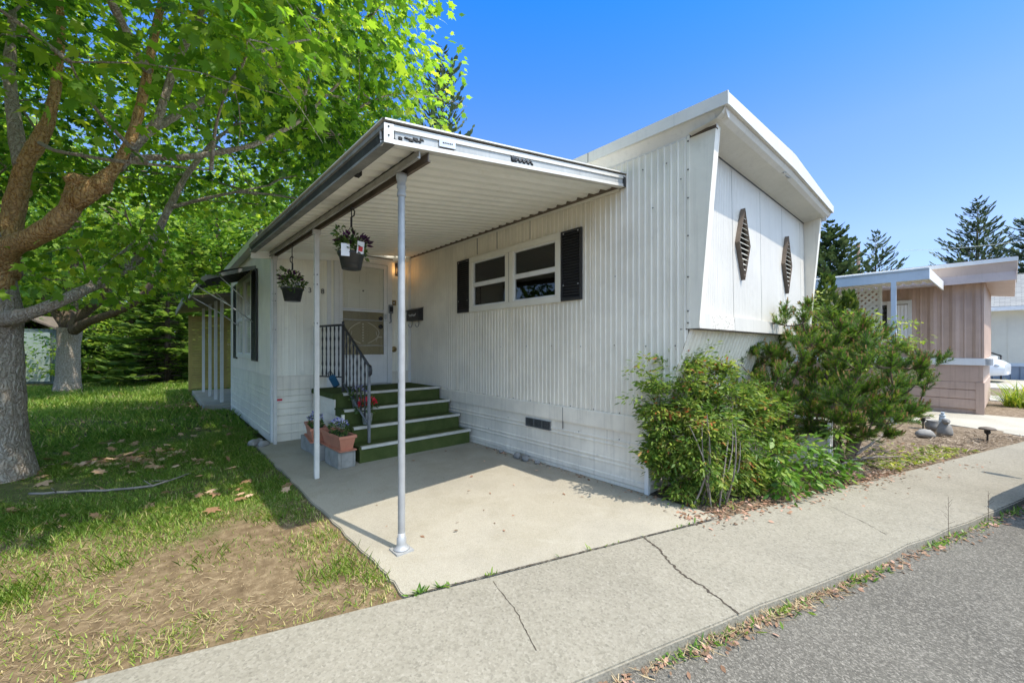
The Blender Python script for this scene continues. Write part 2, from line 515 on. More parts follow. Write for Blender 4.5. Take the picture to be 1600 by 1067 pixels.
M['litter'] = leafmat('dry_leaf', [(0, (.22, .12, .06)), (.5, (.46, .27, .15)), (1, (.66, .46, .31))], .2, .8)
M['pinklitter'] = leafmat('gutter_leaf', [(0, (.13, .085, .05)), (.6, (.32, .18, .11)), (1, (.52, .33, .25))], .2, .8)
M['chips'] = leafmat('bark_chip', [(0, (.09, .065, .045)), (.6, (.22, .165, .115)), (1, (.46, .38, .29))], .05, .9)
M['straw'] = leafmat('dead_straw', [(0, (.20, .14, .08)), (1, (.50, .40, .24))], .2, .8)
M['post'] = paint('post_paint', (.56, .54, .49), .12, .45, .3, 5, dirt=(.36, .34, .3))
M['nosing'] = paint('worn_nosing', (.55, .53, .47), .15, .5, 0, 8, dirt=(.34, .33, .27))
M['sheddoor'] = paint('shed_door', (.30, .35, .31), .1, .5, .2, 2)
# ------------------------------------------------------------------ the mobile home
W = 3.66          # width of the home
LEN = 11.0        # length, from its front (y about 0) away from the road
home = thing('mobile_home', 'white ribbed metal mobile home with black shutters, diamond vents and overhanging front roof', 'mobile home')

def ribs(a, b, p=.0625, amp=.0065):
    """(position, outward offset) along a ribbed metal wall"""
    out, y = [], a
    while y < b:
        for d, o in ((0, 0), (.020, 0), (.028, amp), (.038, amp), (.046, 0), (.052, amp * .35), (.058, 0)):
            if y + d < b:
                out.append((y + d, o))
        y += p
    out.append((b, 0))
    return out

def slant_y(z):   # front edge of the side walls below the ledge
    return -.384 + (1.51 - z) * .333
def wall_bottom(y):
    return .70 if y >= -.115 else max(.70, 1.51 - (y + .384) / .333)

WY0, WY1, WZ0, WZ1 = 1.075, 2.755, 1.885, 2.605      # window opening
mb = MB()
for (a, b, za, zb) in ((-.37, WY0, None, 3.14), (WY0, WY1, None, WZ0), (WY0, WY1, WZ1, 3.14), (WY1, 4.60, None, 3.14)):
    pr = ribs(a, b)
    mb.sheet([[(-o, y, wall_bottom(y) if za is None else za) for y, o in pr], [(-o, y, zb) for y, o in pr]])
# overlapping sheet seams, drip edge along the bottom
for y in (.62, 1.9, 3.12):
    mb.box(-.0085, -.002, y, y + .012, .70, 1.86 if WY0 < y < WY1 else 3.14)
for y, z0 in ((1.55, 2.66), (2.18, 2.66), (2.62, 2.66)):
    mb.box(-.0088, -.001, y, y + .006, z0, 2.93, 1)
# rusty screw heads
def screw(y, z):
    mb.lathe([(.0, -.003), (.006, -.001), (.006, .002), (0, .004)], 6, (0, 0, 0), 2, cap=False)
    n = 4 * 6
    for i in range(len(mb.v) - n, len(mb.v)):
        q = mb.v[i]; mb.v[i] = (-.009 - q[2], y + q[0], z + q[1])
for y in (-.26, .02, .36, .78, 1.2, 1.62, 2.1):
    screw(y, 1.37 + random.uniform(-.01, .01))
for y, z in ((-.05, 2.62), (.35, 2.05), (-.18, 2.98), (-.31, 2.80), (.05, 3.0)):
    screw(y, z)
y = .3
while y < 4.4:
    screw(y, .712); y += .31
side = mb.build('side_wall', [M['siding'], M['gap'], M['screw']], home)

# far long side and rear, plainer
mb = MB()
pr = ribs(-.37, LEN, .125)
mb.sheet([[(W + o, y, wall_bottom(y)) for y, o in pr], [(W + o, y, 3.14) for y, o in pr]])
pr = ribs(0, W, .125)
mb.sheet([[(x, LEN + o, .7) for x, o in pr], [(x, LEN + o, 3.14) for x, o in pr]])
pr = ribs(8.65, LEN, .0625)
mb.sheet([[(-o, y, .7) for y, o in pr], [(-o, y, 3.14) for y, o in pr]])
mb.build('rear_wall', M['siding'], home)

# splayed wing walls either side of the front
def wing(x0, x1):
    m = MB()
    poly = [(-.365, 3.16), (-.375, 1.51), (-.462, 1.512), (-.600, 3.165)]
    m.prism(poly, 'x', x0, x1)
    return m
mb = wing(-.004, .085)
mb.box(-.0095, -.003, -.386, -.362, 1.51, 3.15)
def screw_strip(xs):
    for z in (1.56, 1.66, 1.95, 2.3, 2.62, 2.86, 3.1):
        mb.lathe([(.0, -.003), (.007, -.001), (.007, .003), (0, .004)], 6, (0, 0, 0), 1, cap=False)
        n = 24
        for i in range(len(mb.v) - n, len(mb.v)):
            q = mb.v[i]; mb.v[i] = (xs - q[2], -.374 + q[0], z + q[1])
screw_strip(-.012)
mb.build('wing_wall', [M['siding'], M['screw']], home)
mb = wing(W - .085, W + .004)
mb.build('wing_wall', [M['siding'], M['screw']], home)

# front wall: wide panels with shallow grooves and open seams
mb = MB()
seams = [.085, .87, 1.70, 2.52, 3.36, W - .085]
mb.sheet([[(.085, -.385, 1.6), (W - .085, -.385, 1.6)], [(.085, -.365, 3.14), (W - .085, -.365, 3.14)]], 1)
for a, b in zip(seams[:-1], seams[1:]):
    pr, x = [], a + .004
    while x < b - .006:
        pr += [(x, 0), (x + .030, 0), (x + .034, .0035), (x + .038, 0)]
        x += .0405
    pr = [q for q in pr if q[0] < b - .004] + [(b - .004, 0)]
    mb.sheet([[(x, -.425 + o, 1.60) for x, o in pr], [(x, -.402 + o, 3.14) for x, o in pr]])
mb.sheet([[(0.085, -.4035, 3.125), (W - .085, -.4035, 3.125)], [(.085, -.410, 3.14), (W - .085, -.410, 3.14)]], 1)
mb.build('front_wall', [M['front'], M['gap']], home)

# ledge along the foot of the front wall
mb = MB()
mb.prism([(-.467, 1.512), (-.384, 1.512), (-.384, 1.60), (-.428, 1.648), (-.463, 1.642)], 'x', -.002, .245)
mb.prism([(-.467, 1.512), (-.384, 1.512), (-.384, 1.60), (-.428, 1.648), (-.463, 1.642)], 'x', .785, W + .002)
mb.prism([(-.465, 1.514), (-.384, 1.514), (-.384, 1.60), (-.428, 1.645), (-.461, 1.640)], 'x', .248, .782, 1)
mb.box(-.001, W, -.462, -.30, 1.503, 1.5115, 2)
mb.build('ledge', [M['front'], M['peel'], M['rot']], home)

# undercut ribbed wall below the ledge
mb = MB()
pr = ribs(0, W, .085, .016)
mb.sheet([[(x, -.384 - o * .9, 1.505) for x, o in pr], [(x, -.115 - o * .9, .70) for x, o in pr]])
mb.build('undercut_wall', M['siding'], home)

# diamond shaped louvred vents
for cx in (1.083, 2.62):
    mb = MB()
    hz, hx, cz = .365, .155, 2.40
    yb = -.413
    o = .06
    pts = [(0, hz), (hx, 0), (0, -hz), (-hx, 0)]
    for i in range(4):
        a, b = pts[i], pts[(i + 1) % 4]
        ai, bi = (a[0] * .95, a[1] * .97), (b[0] * .95, b[1] * .97)
        vs = []
        for (u, w) in (a, b, bi, ai):
            vs.append((cx + u, yb, cz + w))
        for (u, w) in (a, b, bi, ai):
            vs.append((cx + u, yb - .045, cz + w))
        mb.add(vs, [(0, 1, 2, 3), (7, 6, 5, 4), (0, 4, 5, 1), (1, 5, 6, 2), (2, 6, 7, 3), (3, 7, 4, 0)], 0)
    mb.add([(cx, yb - .002, cz + hz * .96), (cx + hx * .94, yb - .002, cz), (cx, yb - .002, cz - hz * .96), (cx - hx * .94, yb - .002, cz)], [(0, 1, 2, 3)], 2)
    z = -hz * .86
    while z < hz * .8:
        w = hx * .95 * (1 - abs(z + .01) / (hz * .97))
        if w > .01:
            mb.add([(cx - w, yb - .010, cz + z + .026), (cx + w, yb - .010, cz + z + .026), (cx + w, yb - .041, cz + z), (cx - w, yb - .041, cz + z),
                    (cx - w, yb - .008, cz + z + .022), (cx + w, yb - .008, cz + z + .022), (cx + w, yb - .038, cz + z - .004), (cx - w, yb - .038, cz + z - .004)],
                   [(0, 1, 2, 3), (7, 6, 5, 4), (0, 4, 5, 1), (1, 5, 6, 2), (2, 6, 7, 3), (3, 7, 4, 0)], 1)
        z += .052
    mb.build('diamond_vent', [M['brown'], M['cream'], M['dark']], home)

# skirting: lapped metal courses with double beads
SK = [(0.0, .004), (.035, .004), (.045, .012), (.085, .012), (.095, .004), (.185, .002), (.193, .010), (.205, .010), (.213, .002), (.228, .002), (.236, .010),
      (.248, .010), (.256, .002), (.33, .000), (.375, .000), (.383, .009), (.393, .009), (.401, .000), (.418, .000), (.426, .009), (.438, .009), (.446, .0), (.530, -.002),
      (.532, .016), (.545, .018), (.69, .018), (.70, .006)]
mb = MB()
mb.sheet([[(-o, y, z) for z, o in SK] for y in (0, 1.2, 3.2, 4.6)])
mb.sheet([[(x, -o * .6, z) for z, o in SK] for x in (0, W)])
mb.sheet([[(W + o, y, z) for z, o in SK] for y in (0, LEN)])
mb.sheet([[(x, LEN + o, z) for z, o in SK] for x in (0, W)])
mb.sheet([[(-o, y, z) for z, o in SK] for y in (8.65, LEN)])
mb.box(-.021, .012, -.012, .028, 0, .70, 1)
mb.box(-.0205, -.012, 1.02, 1.026, .45, .69, 2)
for y in (.3, .8, 1.3, 1.95, 2.35):
    mb.lathe([(0, -.002), (.006, -.001), (.006, .002), (0, .003)], 6, (0, 0, 0), 3, cap=False)
    for i in range(len(mb.v) - 24, len(mb.v)):
        q = mb.v[i]; mb.v[i] = (-.014 - q[2], y + q[0], .455 + q[1] - .2 * (y % .6 > .3))
mb.prism([(-.115, .703), (0.002, .703), (.002, .695), (-.10, .68)], 'x', 0, W, 0)
mb.build('skirting', [M['skirt'], M['white'], M['gap'], M['screw']], home)

# foundation vent in the skirting
mb = MB()
mb.box(-.022, -.004, 1.21, 1.62, .402, .408, 0); mb.box(-.022, -.004, 1.21, 1.62, .496, .502, 0)
for y in (1.21, 1.343, 1.478, 1.612):
    mb.box(-.021, -.004, y, y + .008, .408, .496, 0)
mb.box(-.010, -.0095, 1.215, 1.615, .405, .499, 1)
z = .412
while z < .494:
    mb.box(-.018, -.011, 1.218, 1.612, z, z + .004, 0); z += .0105
mb.build('foundation_vent', [M['steel'], M['dark']], home)

# tongue cover: low skirted box sticking out from under the front
mb = MB()
mb.sheet([[(2.2 - o * .8, y, z) for z, o in SK if z < .53] for y in (-.93, -.10)])
mb.sheet([[(x, -.93 - o * .8, z) for z, o in SK if z < .53] for x in (2.2, 2.32)])
mb.sheet([[(2.32 + o * .5, y, z) for z, o in SK if z < .53] for y in (-.93, -.10)])
mb.box(2.185, 2.335, -.945, -.10, .53, .545, 1)
mb.box(2.183, 2.205, -.948, -.925, 0, .53, 1); mb.box(2.315, 2.335, -.948, -.925, 0, .53, 1)
mb.build('tongue_cover', [M['skirt'], M['white']], home)

# crowned roof and its trim
def crown(x):       # rises almost straight to a soft ridge, then falls
    return 3.328 + .110 * tent(x)
def tent(x):
    u = (x + .07) / 1.85 if x < 1.78 else (3.73 - x) / 1.95
    return math.tanh(max(0, min(1, u)) * 1.02) / math.tanh(1.02) if u > .9 else max(0, u) * 1.0
def fas_low(x):
    return 3.240 + .040 * tent(x)
XS = [-.07 + i * (W + .14) / 24 for i in range(25)]
mb = MB()
mb.sheet([[(x, y, crown(x)) for x in XS] for y in (-.712, 3, 7, LEN + .2)])
mb.box(.02, W - .02, -.3, LEN + .1, 3.15, 3.2, 0)
roof = mb.build('roof', M['roof'], home)
mb = MB()
mb.sheet([[(x, -.718, crown(x) + .004) for x in XS], [(x, -.718, fas_low(x)) for x in XS]], 0)
mb.sheet([[(x, -.718, crown(x) + .004) for x in XS], [(x, -.700, crown(x) + .006) for x in XS]], 0)
mb.sheet([[(x, -.718, fas_low(x)) for x in XS], [(x, -.690, fas_low(x)) for x in XS]], 0)
mb.box(-.085, -.066, -.718, LEN + .2, 3.243, 3.341, 0)
mb.box(W + .066, W + .085, -.718, LEN + .2, 3.243, 3.341, 0)
mb.box(-.0862, -.08, .62, .628, 3.243, 3.341, 1)
mb.box(-.087, -.06, -.718, LEN + .2, 3.236, 3.2425, 0)
mb.build('fascia', [M['fascia_white'], M['gap']], roof)
mb = MB()     # cove under the side fascia, sloped band and flat soffit in front
mb.prism([(-.064, 3.245), (-.052, 3.235), (-.004, 3.150), (-.0035, 3.13), (.03, 3.13), (.03, 3.25)], 'y', -.604, LEN + .1, 0)
mb.prism([(-.064, 3.245), (-.052, 3.235), (-.03, 3.205), (-.002, 3.176), (.03, 3.176), (.03, 3.25)], 'y', -.688, -.604, 0)
mb.prism([(W + .064, 3.245), (W + .052, 3.235), (W + .004, 3.150), (W + .0035, 3.13), (W - .03, 3.13), (W - .03, 3.25)], 'y', -.655, LEN + .1, 0)
mb.sheet([[(x, -.694, fas_low(x) + .03) for x in XS], [(x, -.688, fas_low(x) - .012) for x in XS], [(x, -.668, fas_low(x) - .045) for x in XS], [(x, -.630, fas_low(x) - .072) for x in XS],
          [(x, -.622, fas_low(x) - .074) for x in XS], [(x, -.40, 3.136) for x in XS]], 0)
mb.box(-.008, .03, -.60, -.36, 3.126, 3.152, 1)
mb.build('soffit', [M['fascia_white'], M['rot']], roof)
mb = MB()
for k in range(9):
    xx = 1.62 + .035 * k
    mb.blob((xx, -.655 + random.uniform(-.012, .014), fas_low(xx) - .055 + random.uniform(-.01, .01)), (.022, .014, .008), 1, 0, .4)
mb.build('scuff_mark', M['fascia_grey'], roof)

# ------------------------------------------------------------------ front room window
def slider_window(x, y0, y1, z0, z1, parent, units=2, out=-1, depth=.35, curtains=True):
    """white vinyl window in a wall of constant x; out = side the room outside lies on"""
    m = MB()
    f = .075
    X0, X1 = sorted((x + out * .035, x - out * .02))
    for (a, b, c, d) in ((y0, y1, z0, z0 + f), (y0, y1, z1 - f, z1), (y0, y0 + f, z0 + f, z1 - f), (y1 - f, y1, z0 + f, z1 - f)):
        m.rbox(X0, X1, a, b, c, d, .005)
    w = (y1 - y0) / units
    for k in range(1, units):
        m.rbox(X0 + .001, X1, y0 + k * w - .075, y0 + k * w + .075, z0 + f, z1 - f, .005)
        m.box(X0 - .001, X0 + .01, y0 + k * w - .003, y0 + k * w + .003, z0 + f, z1 - f, 1)
    win = m.build('window', [M['cream'], M['gap']], parent)
    zm = (z0 + z1) / 2 - .01
    for k in range(units):
        a = y0 + k * w + (f if k == 0 else .075); b = y0 + (k + 1) * w - (f if k == units - 1 else .075)
        m = MB()
        s0, s1 = sorted((x + out * .022, x - out * .012))
        m.box(s0, s1, a, b, zm - .028, zm + .028)
        for (c, d, e, g) in ((a, a + .018, z0 + f, z1 - f), (b - .018, b, z0 + f, z1 - f), (a + .018, b - .018, z0 + f, z0 + f + .018), (a + .018, b - .018, z1 - f - .018, z1 - f)):
            m.box(s0 + .004, s1 - .002, c, d, e, g)
        m.build('sash', M['white'], win)
        for (c, d) in ((z0 + f, zm - .028), (zm + .028, z1 - f)):
            g = MB(); g.box(x - .002, x + .002, a + .012, b - .012, c + .012, d - .001); g.build('pane', M['glass'], win)
        if curtains:
            for (c, d) in ((a - .02, a + .19), (b - .15, b + .02)):
                m = MB()
                rows = []
                n = 22
                for z in (z0 + .02, z1 - .02):
                    rows.append([(x - out * (.032 + .012 * math.sin(j * 1.7)), c + (d - c) * j / n, z) for j in range(n + 1)])
                m.sheet(rows, 0, True)
                m.build('curtain', M['curtain'], win)
    m = MB()   # the unlit room behind
    xi = x - out * depth
    xa, xb = sorted((x - out * .03, xi))
    m.add([(xa, y0 + .03, z0 + .03), (xb, y0 + .03, z0 + .03), (xb, y1 - .03, z0 + .03), (xa, y1 - .03, z0 + .03),
           (xa, y0 + .03, z1 - .03), (xb, y0 + .03, z1 - .03), (xb, y1 - .03, z1 - .03), (xa, y1 - .03, z1 - .03)],
          [(0, 1, 2, 3), (4, 5, 6, 7), (0, 1, 5, 4), (2, 3, 7, 6), (1, 2, 6, 5) if out < 0 else (3, 0, 4, 7)])
    m.build('room_behind', M['room'], win)
    return win
slider_window(0, 1.046, 2.784, 1.855, 2.635, home)

def shutter(x, y0, y1, z0, z1, parent):
    m = MB()
    a, b = x - .034, x - .009
    for (c, d, e, g) in ((y0, y0 + .022, z0, z1), (y1 - .022, y1, z0, z1), (y0 + .022, y1 - .022, z0, z0 + .025), (y0 + .022, y1 - .022, z1 - .025, z1)):
        m.box(a, b, c, d, e, g)
    m.box(b - .003, b, y0 + .02, y1 - .02, z0 + .02, z1 - .02, 1)
    z = z0 + .03
    while z < z1 - .035:
        m.prism([(a + .003, z), (a + .003, z + .005), (b - .004, z + .029), (b - .004, z + .024)], 'y', y0 + .021, y1 - .021)
        z += .031
    for (c, d) in ((y0 + .04, z0 + .17), (y1 - .04, z0 + .17), (y0 + .04, z1 - .03), (y1 - .04, z1 - .03)):
        m.box(a - .003, a, c - .006, c + .006, d - .006, d + .006, 2)
    return m.build('shutter', [M['black'], M['dark'], M['alu']], parent)
shutter(0, .755, 1.04, 1.862, 2.628, home)
shutter(0, 2.79, 3.09, 1.862, 2.628, home)

# ------------------------------------------------------------------ the side room with the front door
DY = 4.60
EX0, EY1 = -2.165, 8.65
mb = MB()
def fine(a, b, p=.1):
    out, x = [], a
    while x < b - .02:
        out += [(x, 0), (x + .012, .0035), (x + .024, 0), (x + .05, 0), (x + .056, .002), (x + .062, 0)]
        x += p
    return [q for q in out if q[0] < b] + [(b, 0)]
D0, D1, DZ0, DZ1 = -1.30, -.405, .735, 2.80         # door opening, with its frame
for (a, b, c, d) in ((EX0, D0, .938, 3.05), (D0, D1, DZ1, 3.05), (D1, -.004, .938, 3.05)):
    pr = fine(a, b)
    mb.sheet([[(x, DY - o, c) for x, o in pr], [(x, DY - o, d) for x, o in pr]])
mb.box(EX0 - .012, EX0 + .055, DY - .012, DY + .05, 0, 2.98, 1)          # corner trim
mb.box(-.055, -.006, DY - .010, DY, .74, 2.95, 1)
mb.box(-1.55, -1.535, DY - .009, DY, .93, 2.9, 2)
mb.box(-1.42, -1.36, DY - .016, DY, .74, 2.9, 1)
door_wall = mb.build('door_wall', [M['doorwall'], M['white'], M['gap']], home)
mb = MB()
pr = ribs(DY, EY1, .1, .004)
mb.sheet([[(EX0 - o, y, .82) for y, o in pr], [(EX0 - o, y, 3.0) for y, o in pr]])
pr = ribs(EX0, 0, .1, .004)
mb.sheet([[(x, EY1 + o, 0) for x, o in pr], [(x, EY1 + o, 3.0) for x, o in pr]])
mb.box(EX0 - .014, EX0 + .03, EY1 - .03, EY1 + .014, 0, 2.98, 1)
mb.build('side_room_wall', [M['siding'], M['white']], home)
mb = MB()     # lapped skirting below the side room
SK2 = [(0, .006), (.10, .006), (.11, .016), (.125, .016), (.135, .006), (.23, .004), (.24, .014), (.252, .014), (.26, .004), (.36, .002), (.37, .014), (.384, .014),
       (.394, .002), (.46, .0), (.47, .010), (.478, .0), (.55, 0), (.56, .010), (.568, 0), (.64, 0), (.65, .010), (.658, 0), (.73, 0), (.74, .01), (.748, 0), (.86, .001), (.930, .001), (.934, .012), (.945, .012)]
mb.sheet([[(x, DY - o - .004, z) for z, o in SK2] for x in (EX0 + .04, -1.2, -.01)])
mb.sheet([[(EX0 - o - .004, y, z) for z, o in SK2] for y in (DY + .03, 6.5, EY1)])
mb.build('side_room_skirting', M['skirt'], home)
mb = MB()
mb.add([(EX0 - .14, DY - .02, 3.0), (0, DY - .02, 3.30), (0, EY1 + .1, 3.30), (EX0 - .14, EY1 + .1, 3.0)], [(0, 1, 2, 3)])
mb.box(EX0 - .155, EX0 - .135, DY + .2, EY1 + .1, 2.90, 3.012, 1)
mb.add([(EX0 - .14, DY + .2, 2.91), (EX0, DY + .2, 2.95), (EX0, EY1 + .1, 2.95), (EX0 - .14, EY1 + .1, 2.91)], [(0, 1, 2, 3)], 1)
mb.box(EX0 - .157, EX0 - .134, 6.4, 6.408, 2.90, 3.012, 2)
mb.build('side_room_roof', [M['roof'], M['fascia_white'], M['gap']], home)

# small red and white sticker on the skirting, house number
mb = MB(); mb.box(-2.10, -2.035, DY - .024, DY - .019, .585, .615, 0); mb.box(-2.10, -2.035, DY - .0245, DY - .0185, .577, .585, 1)
mb.build('warning_sticker', [M['red'], M['label']], home)
for ch, x in (('3', -1.665), ('8', -1.485)):
    cu = bpy.data.curves.new('house_number', 'FONT'); cu.body = ch; cu.size = .105; cu.extrude = .003; cu.align_x = 'CENTER'
    o = bpy.data.objects.new('house_number', cu); COL.objects.link(o)
    cu.materials.append(M['black'])
    bpy.context.view_layer.update()
    me = bpy.data.meshes.new_from_object(o.evaluated_get(bpy.context.evaluated_depsgraph_get()))
    bpy.data.objects.remove(o)
    o = bpy.data.objects.new('house_number', me); COL.objects.link(o)
    o.location = (x, DY - .014, 2.175); o.rotation_euler = (PI / 2, 0, 0); o.parent = home

# storm door over a panelled entry door
mb = MB()
yf = DY - .035
mb.box(D0 - .02, D0 + .05, yf, DY + .02, DZ0, DZ1, 0); mb.box(D1 - .05, D1 + .035, yf, DY + .02, DZ0, DZ1, 0)
mb.box(D0 + .05, D1 - .05, yf, DY + .02, DZ1 - .06, DZ1, 0)
mb.box(D0 - .045, D1 + .06, yf - .03, DY, DZ1 + .001, DZ1 + .035, 0); mb.box(D0 - .03, D1 + .045, yf - .012, DY, DZ1 + .036, DZ1 + .06, 1)
mb.box(D0, D1, yf - .03, DY + .02, DZ0 - .02, DZ0 + .02, 2)
door = mb.build('door', [M['white'], M['brown'], M['alu']], home)
mb = MB()       # storm door frame
a, b = D0 + .055, D1 - .055
ys, yt = yf + .006, yf + .034
for (c, d, e, g) in ((a, a + .055, .765, 2.735), (b - .055, b, .765, 2.735), (a + .055, b - .055, .765, 1.215), (a + .055, b - .055, 2.67, 2.735), (a + .055, b - .055, 1.935, 1.985), (a + .055, b - .055, 1.215, 1.235)):
    mb.box(c, d, ys, yt, e, g, 0)
mb.box(a + .055, b - .055, ys - .004, ys + .01, 1.955, 1.968, 1)
for z in (1.38, 1.795):
    mb.box(a + .01, b - .01, ys - .006, ys - .001, z, z + .008, 1)
mb.build('storm_frame', [M['white'], M['alu']], door)
mb = MB(); mb.box(a + .05, b - .05, yf + .018, yf + .021, 1.985, 2.67); mb.build('upper_glass', M['stormglass'], door)
mb = MB(); mb.box(a + .05, b - .05, yf + .018, yf + .021, 1.235, 1.935); mb.build('lower_screen', M['screen'], door)
mb = MB()       # scrolled grille on the lower half
cx = (a + b) / 2
for s in (-1, 1):
    pts = [(cx + s * (.06 + .19 * math.sin(PI * i / 14) ** .8), ys - .005, 1.42 + .34 * i / 14) for i in range(15)]
    mb.tube(pts, .0035, 6)
    mb.tube([(cx + s * (.25 - .05 * math.cos(q * .5)), ys - .005, 1.45 + .04 * math.sin(q * .5) + .012 * q) for q in range(14)], .003, 6)
for k in range(7):
    mb.lathe([(0, -.012), (.009, -.004), (.009, .004), (0, .012)], 8, (cx - .02, ys - .006, 1.46 + .045 * k))
mb.build('door_grille', M['doorwall'], door)
mb = MB()       # six panel entry door seen through the glass
yd = DY + .014
mb.box(a, b, yd, yd + .03, .75, 2.74)
for (c, d) in ((a + .10, cx - .05), (cx + .05, b - .10)):
    for (e, g) in ((2.40, 2.60), (1.83, 2.30), (.95, 1.7)):
        for (p, q, r_, s_) in ((c, d, e, e + .012), (c, d, g - .012, g), (c, c + .012, e + .012, g - .012), (d - .012, d, e + .012, g - .012)):
            mb.box(p, q, yd - .007, yd, r_, s_)
        mb.box(c + .035, d - .035, yd - .005, yd, e + .035, g - .035)
ed = mb.build('entry_door', M['door'], door)
mb = MB()
mb.lathe([(0, 0), (.012, .001), (.012, .006), (0, .007)], 12, (0, 0, 0), 0)
mb.build('peephole', M['black'], ed, Matrix.Translation((cx - .0, yd - .006, 2.28)) @ Matrix.Rotation(PI / 2, 4, 'X'))
for z, r in ((1.84, .032), (1.70, .036)):
    mb = MB(); mb.lathe([(.012, -.005), (r, 0), (r * 1.05, .02), (r * .8, .05), (0, .055)], 16)
    mb.build('door_knob', M['black'], door, Matrix.Translation((b - .10, yd, z)) @ Matrix.Rotation(PI / 2, 4, 'X'))
mb = MB(); mb.rbox(-.02, .02, -.022, 0, -.04, .04, .006); mb.lathe([(.006, -.05), (.012, -.045), (.012, -.022)], 10, (0, 0, 0)); mb.build('storm_latch', M['alu'], door, Matrix.Translation((b - .027, ys, 1.875)))

# fittings on the wall beside the door
mb = MB(); mb.rbox(-.375, -.285, DY - .014, DY, 2.075, 2.165, .004, 0); mb.box(-.35, -.31, DY - .019, DY - .013, 2.095, 2.145, 1); mb.box(-.338, -.322, DY - .021, DY - .018, 2.11, 2.13, 2)
mb.build('doorbell', [M['brass'], M['brown'], M['label']], home)
mb = MB(); mb.lathe([(0, 0), (.05, .002), (.05, .012), (.032, .018), (.014, .019), (.012, .024), (0, .025)], 20)
mb.build('door_wall_outlet', [M['brass']], home, Matrix.Translation((-.325, DY, 1.32)) @ Matrix.Rotation(PI / 2, 4, 'X'))
mb = MB()
mb.rbox(-.042, .042, -.05, 0, -.06, .09, .008, 0); mb.rbox(-.026, .026, -.075, -.045, -.03, .055, .006, 1)
mb.tube([(.0, -.04, -.06), (-.008, -.05, -.13), (-.002, -.05, -.20), (-.028, -.045, -.225)], [.016, .014, .013, .008], 8, 0)
mb.build('grab_handle', [M['steel'], M['black']], home, Matrix.Translation((-.395, DY, 1.99)))
# ------------------------------------------------------------------ wall lamp and mailbox
lamp = thing('wall_lamp', 'small black lantern glowing warm beside the front door', 'lamp', (-.262, DY, 2.70))
mb = MB(); mb.rbox(-.04, .04, -.012, 0, -.11, .11, .004); mb.tube([(0, -.012, .07), (0, -.05, .10), (0, -.085, .095)], .009, 8)
mb.lathe([(.012, .10), (.05, .075), (.056, .068), (.05, .062)], 6, (0, -.085, 0), 0, False)
mb.lathe([(.036, -.085), (.040, -.075), (.02, -.10), (0, -.11)], 6, (0, -.085, 0), 0, False)
for k in range(6):
    q = k * PI / 3
    mb.tube([(.048 * math.cos(q), -.085 + .048 * math.sin(q), .065), (.037 * math.cos(q), -.085 + .037 * math.sin(q), -.078)], .0035, 5)
mb.build('lamp_body', M['black'], lamp)
t = NT('warm_bulb'); e = t.n('ShaderNodeEmission'); e.inputs['Color'].default_value = (1, .50, .16, 1); e.inputs['Strength'].default_value = 11; t.done(e)
mb = MB(); mb.lathe([(0, -.05), (.012, -.045), (.019, -.01), (.014, .025), (0, .04)], 12, (0, -.085, 0)); mb.build('bulb', t.m, lamp)

mail = thing('mailbox', 'black wall mailbox with white script and hooks beside the door corner', 'mailbox', (0, 4.36, 1.92))
mb = MB()
mb.prism([(-.10, -.11), (-.008, -.11), (-.008, .10), (-.09, .075)], 'y', -.21, .21)
mb.prism([(-.112, .060), (-.006, .106), (-.006, .116), (-.114, .071)], 'y', -.225, .225)
mb.build('box', M['black'], mail)
for s in (-.14, .10):
    mb = MB(); mb.tube([(-.05, s, -.11), (-.05, s, -.17), (-.065, s, -.21), (-.09, s, -.22), (-.115, s, -.20), (-.12, s, -.17)], .005, 6)
    mb.build('hook', M['black'], mail)
mb = MB()      # white script lettering
pts = []
for i in range(60):
    u = i / 59
    pts.append((-.1035 + .0005 + .006 * (u * 0), .125 - .25 * u, -.015 + .022 * math.sin(u * 34) * (1 if i % 17 < 11 else .35) + .004 * math.sin(u * 9)))
mb.tube(pts, .0028, 5)
mb.build('script_lettering', M['label'], mail)

# ------------------------------------------------------------------ the awning roof over the patio
cano = thing('porch_awning', 'white corrugated metal porch awning on three posts with grey stained gutters', 'awning', (-2.16, .55, 0))
CM = Matrix.Translation((2.16, -.55, 0))     # parts below are given in the home's coordinates
CY0, CY1, CX0 = .235, 4.56, -2.43
def soff(x, y):          # underside of the sheet: rises towards the wall, a little towards the back
    u = (x - CX0) / -CX0; v = (y - CY0) / (CY1 - CY0)
    return (2.515 + .15 * v) * (1 - u) + (2.925 + .025 * v) * u
mb = MB()
prof, y = [], CY0 + .02
while y < CY1:
    for d, h in ((0, 0), (.045, 0), (.066, .036), (.110, .036), (.131, 0)):
        if y + d < CY1: prof.append((y + d, h))
    y += .145
xs = [CX0 + .03, -1.8, -1.2, -.6, -.012]
for th in (0, .004):
    mb.sheet([[(x, yy, soff(x, yy) + h + th) for yy, h in prof] for x in xs], 0)
mb.build('sheet_roof', M['canopy'], cano, CM)

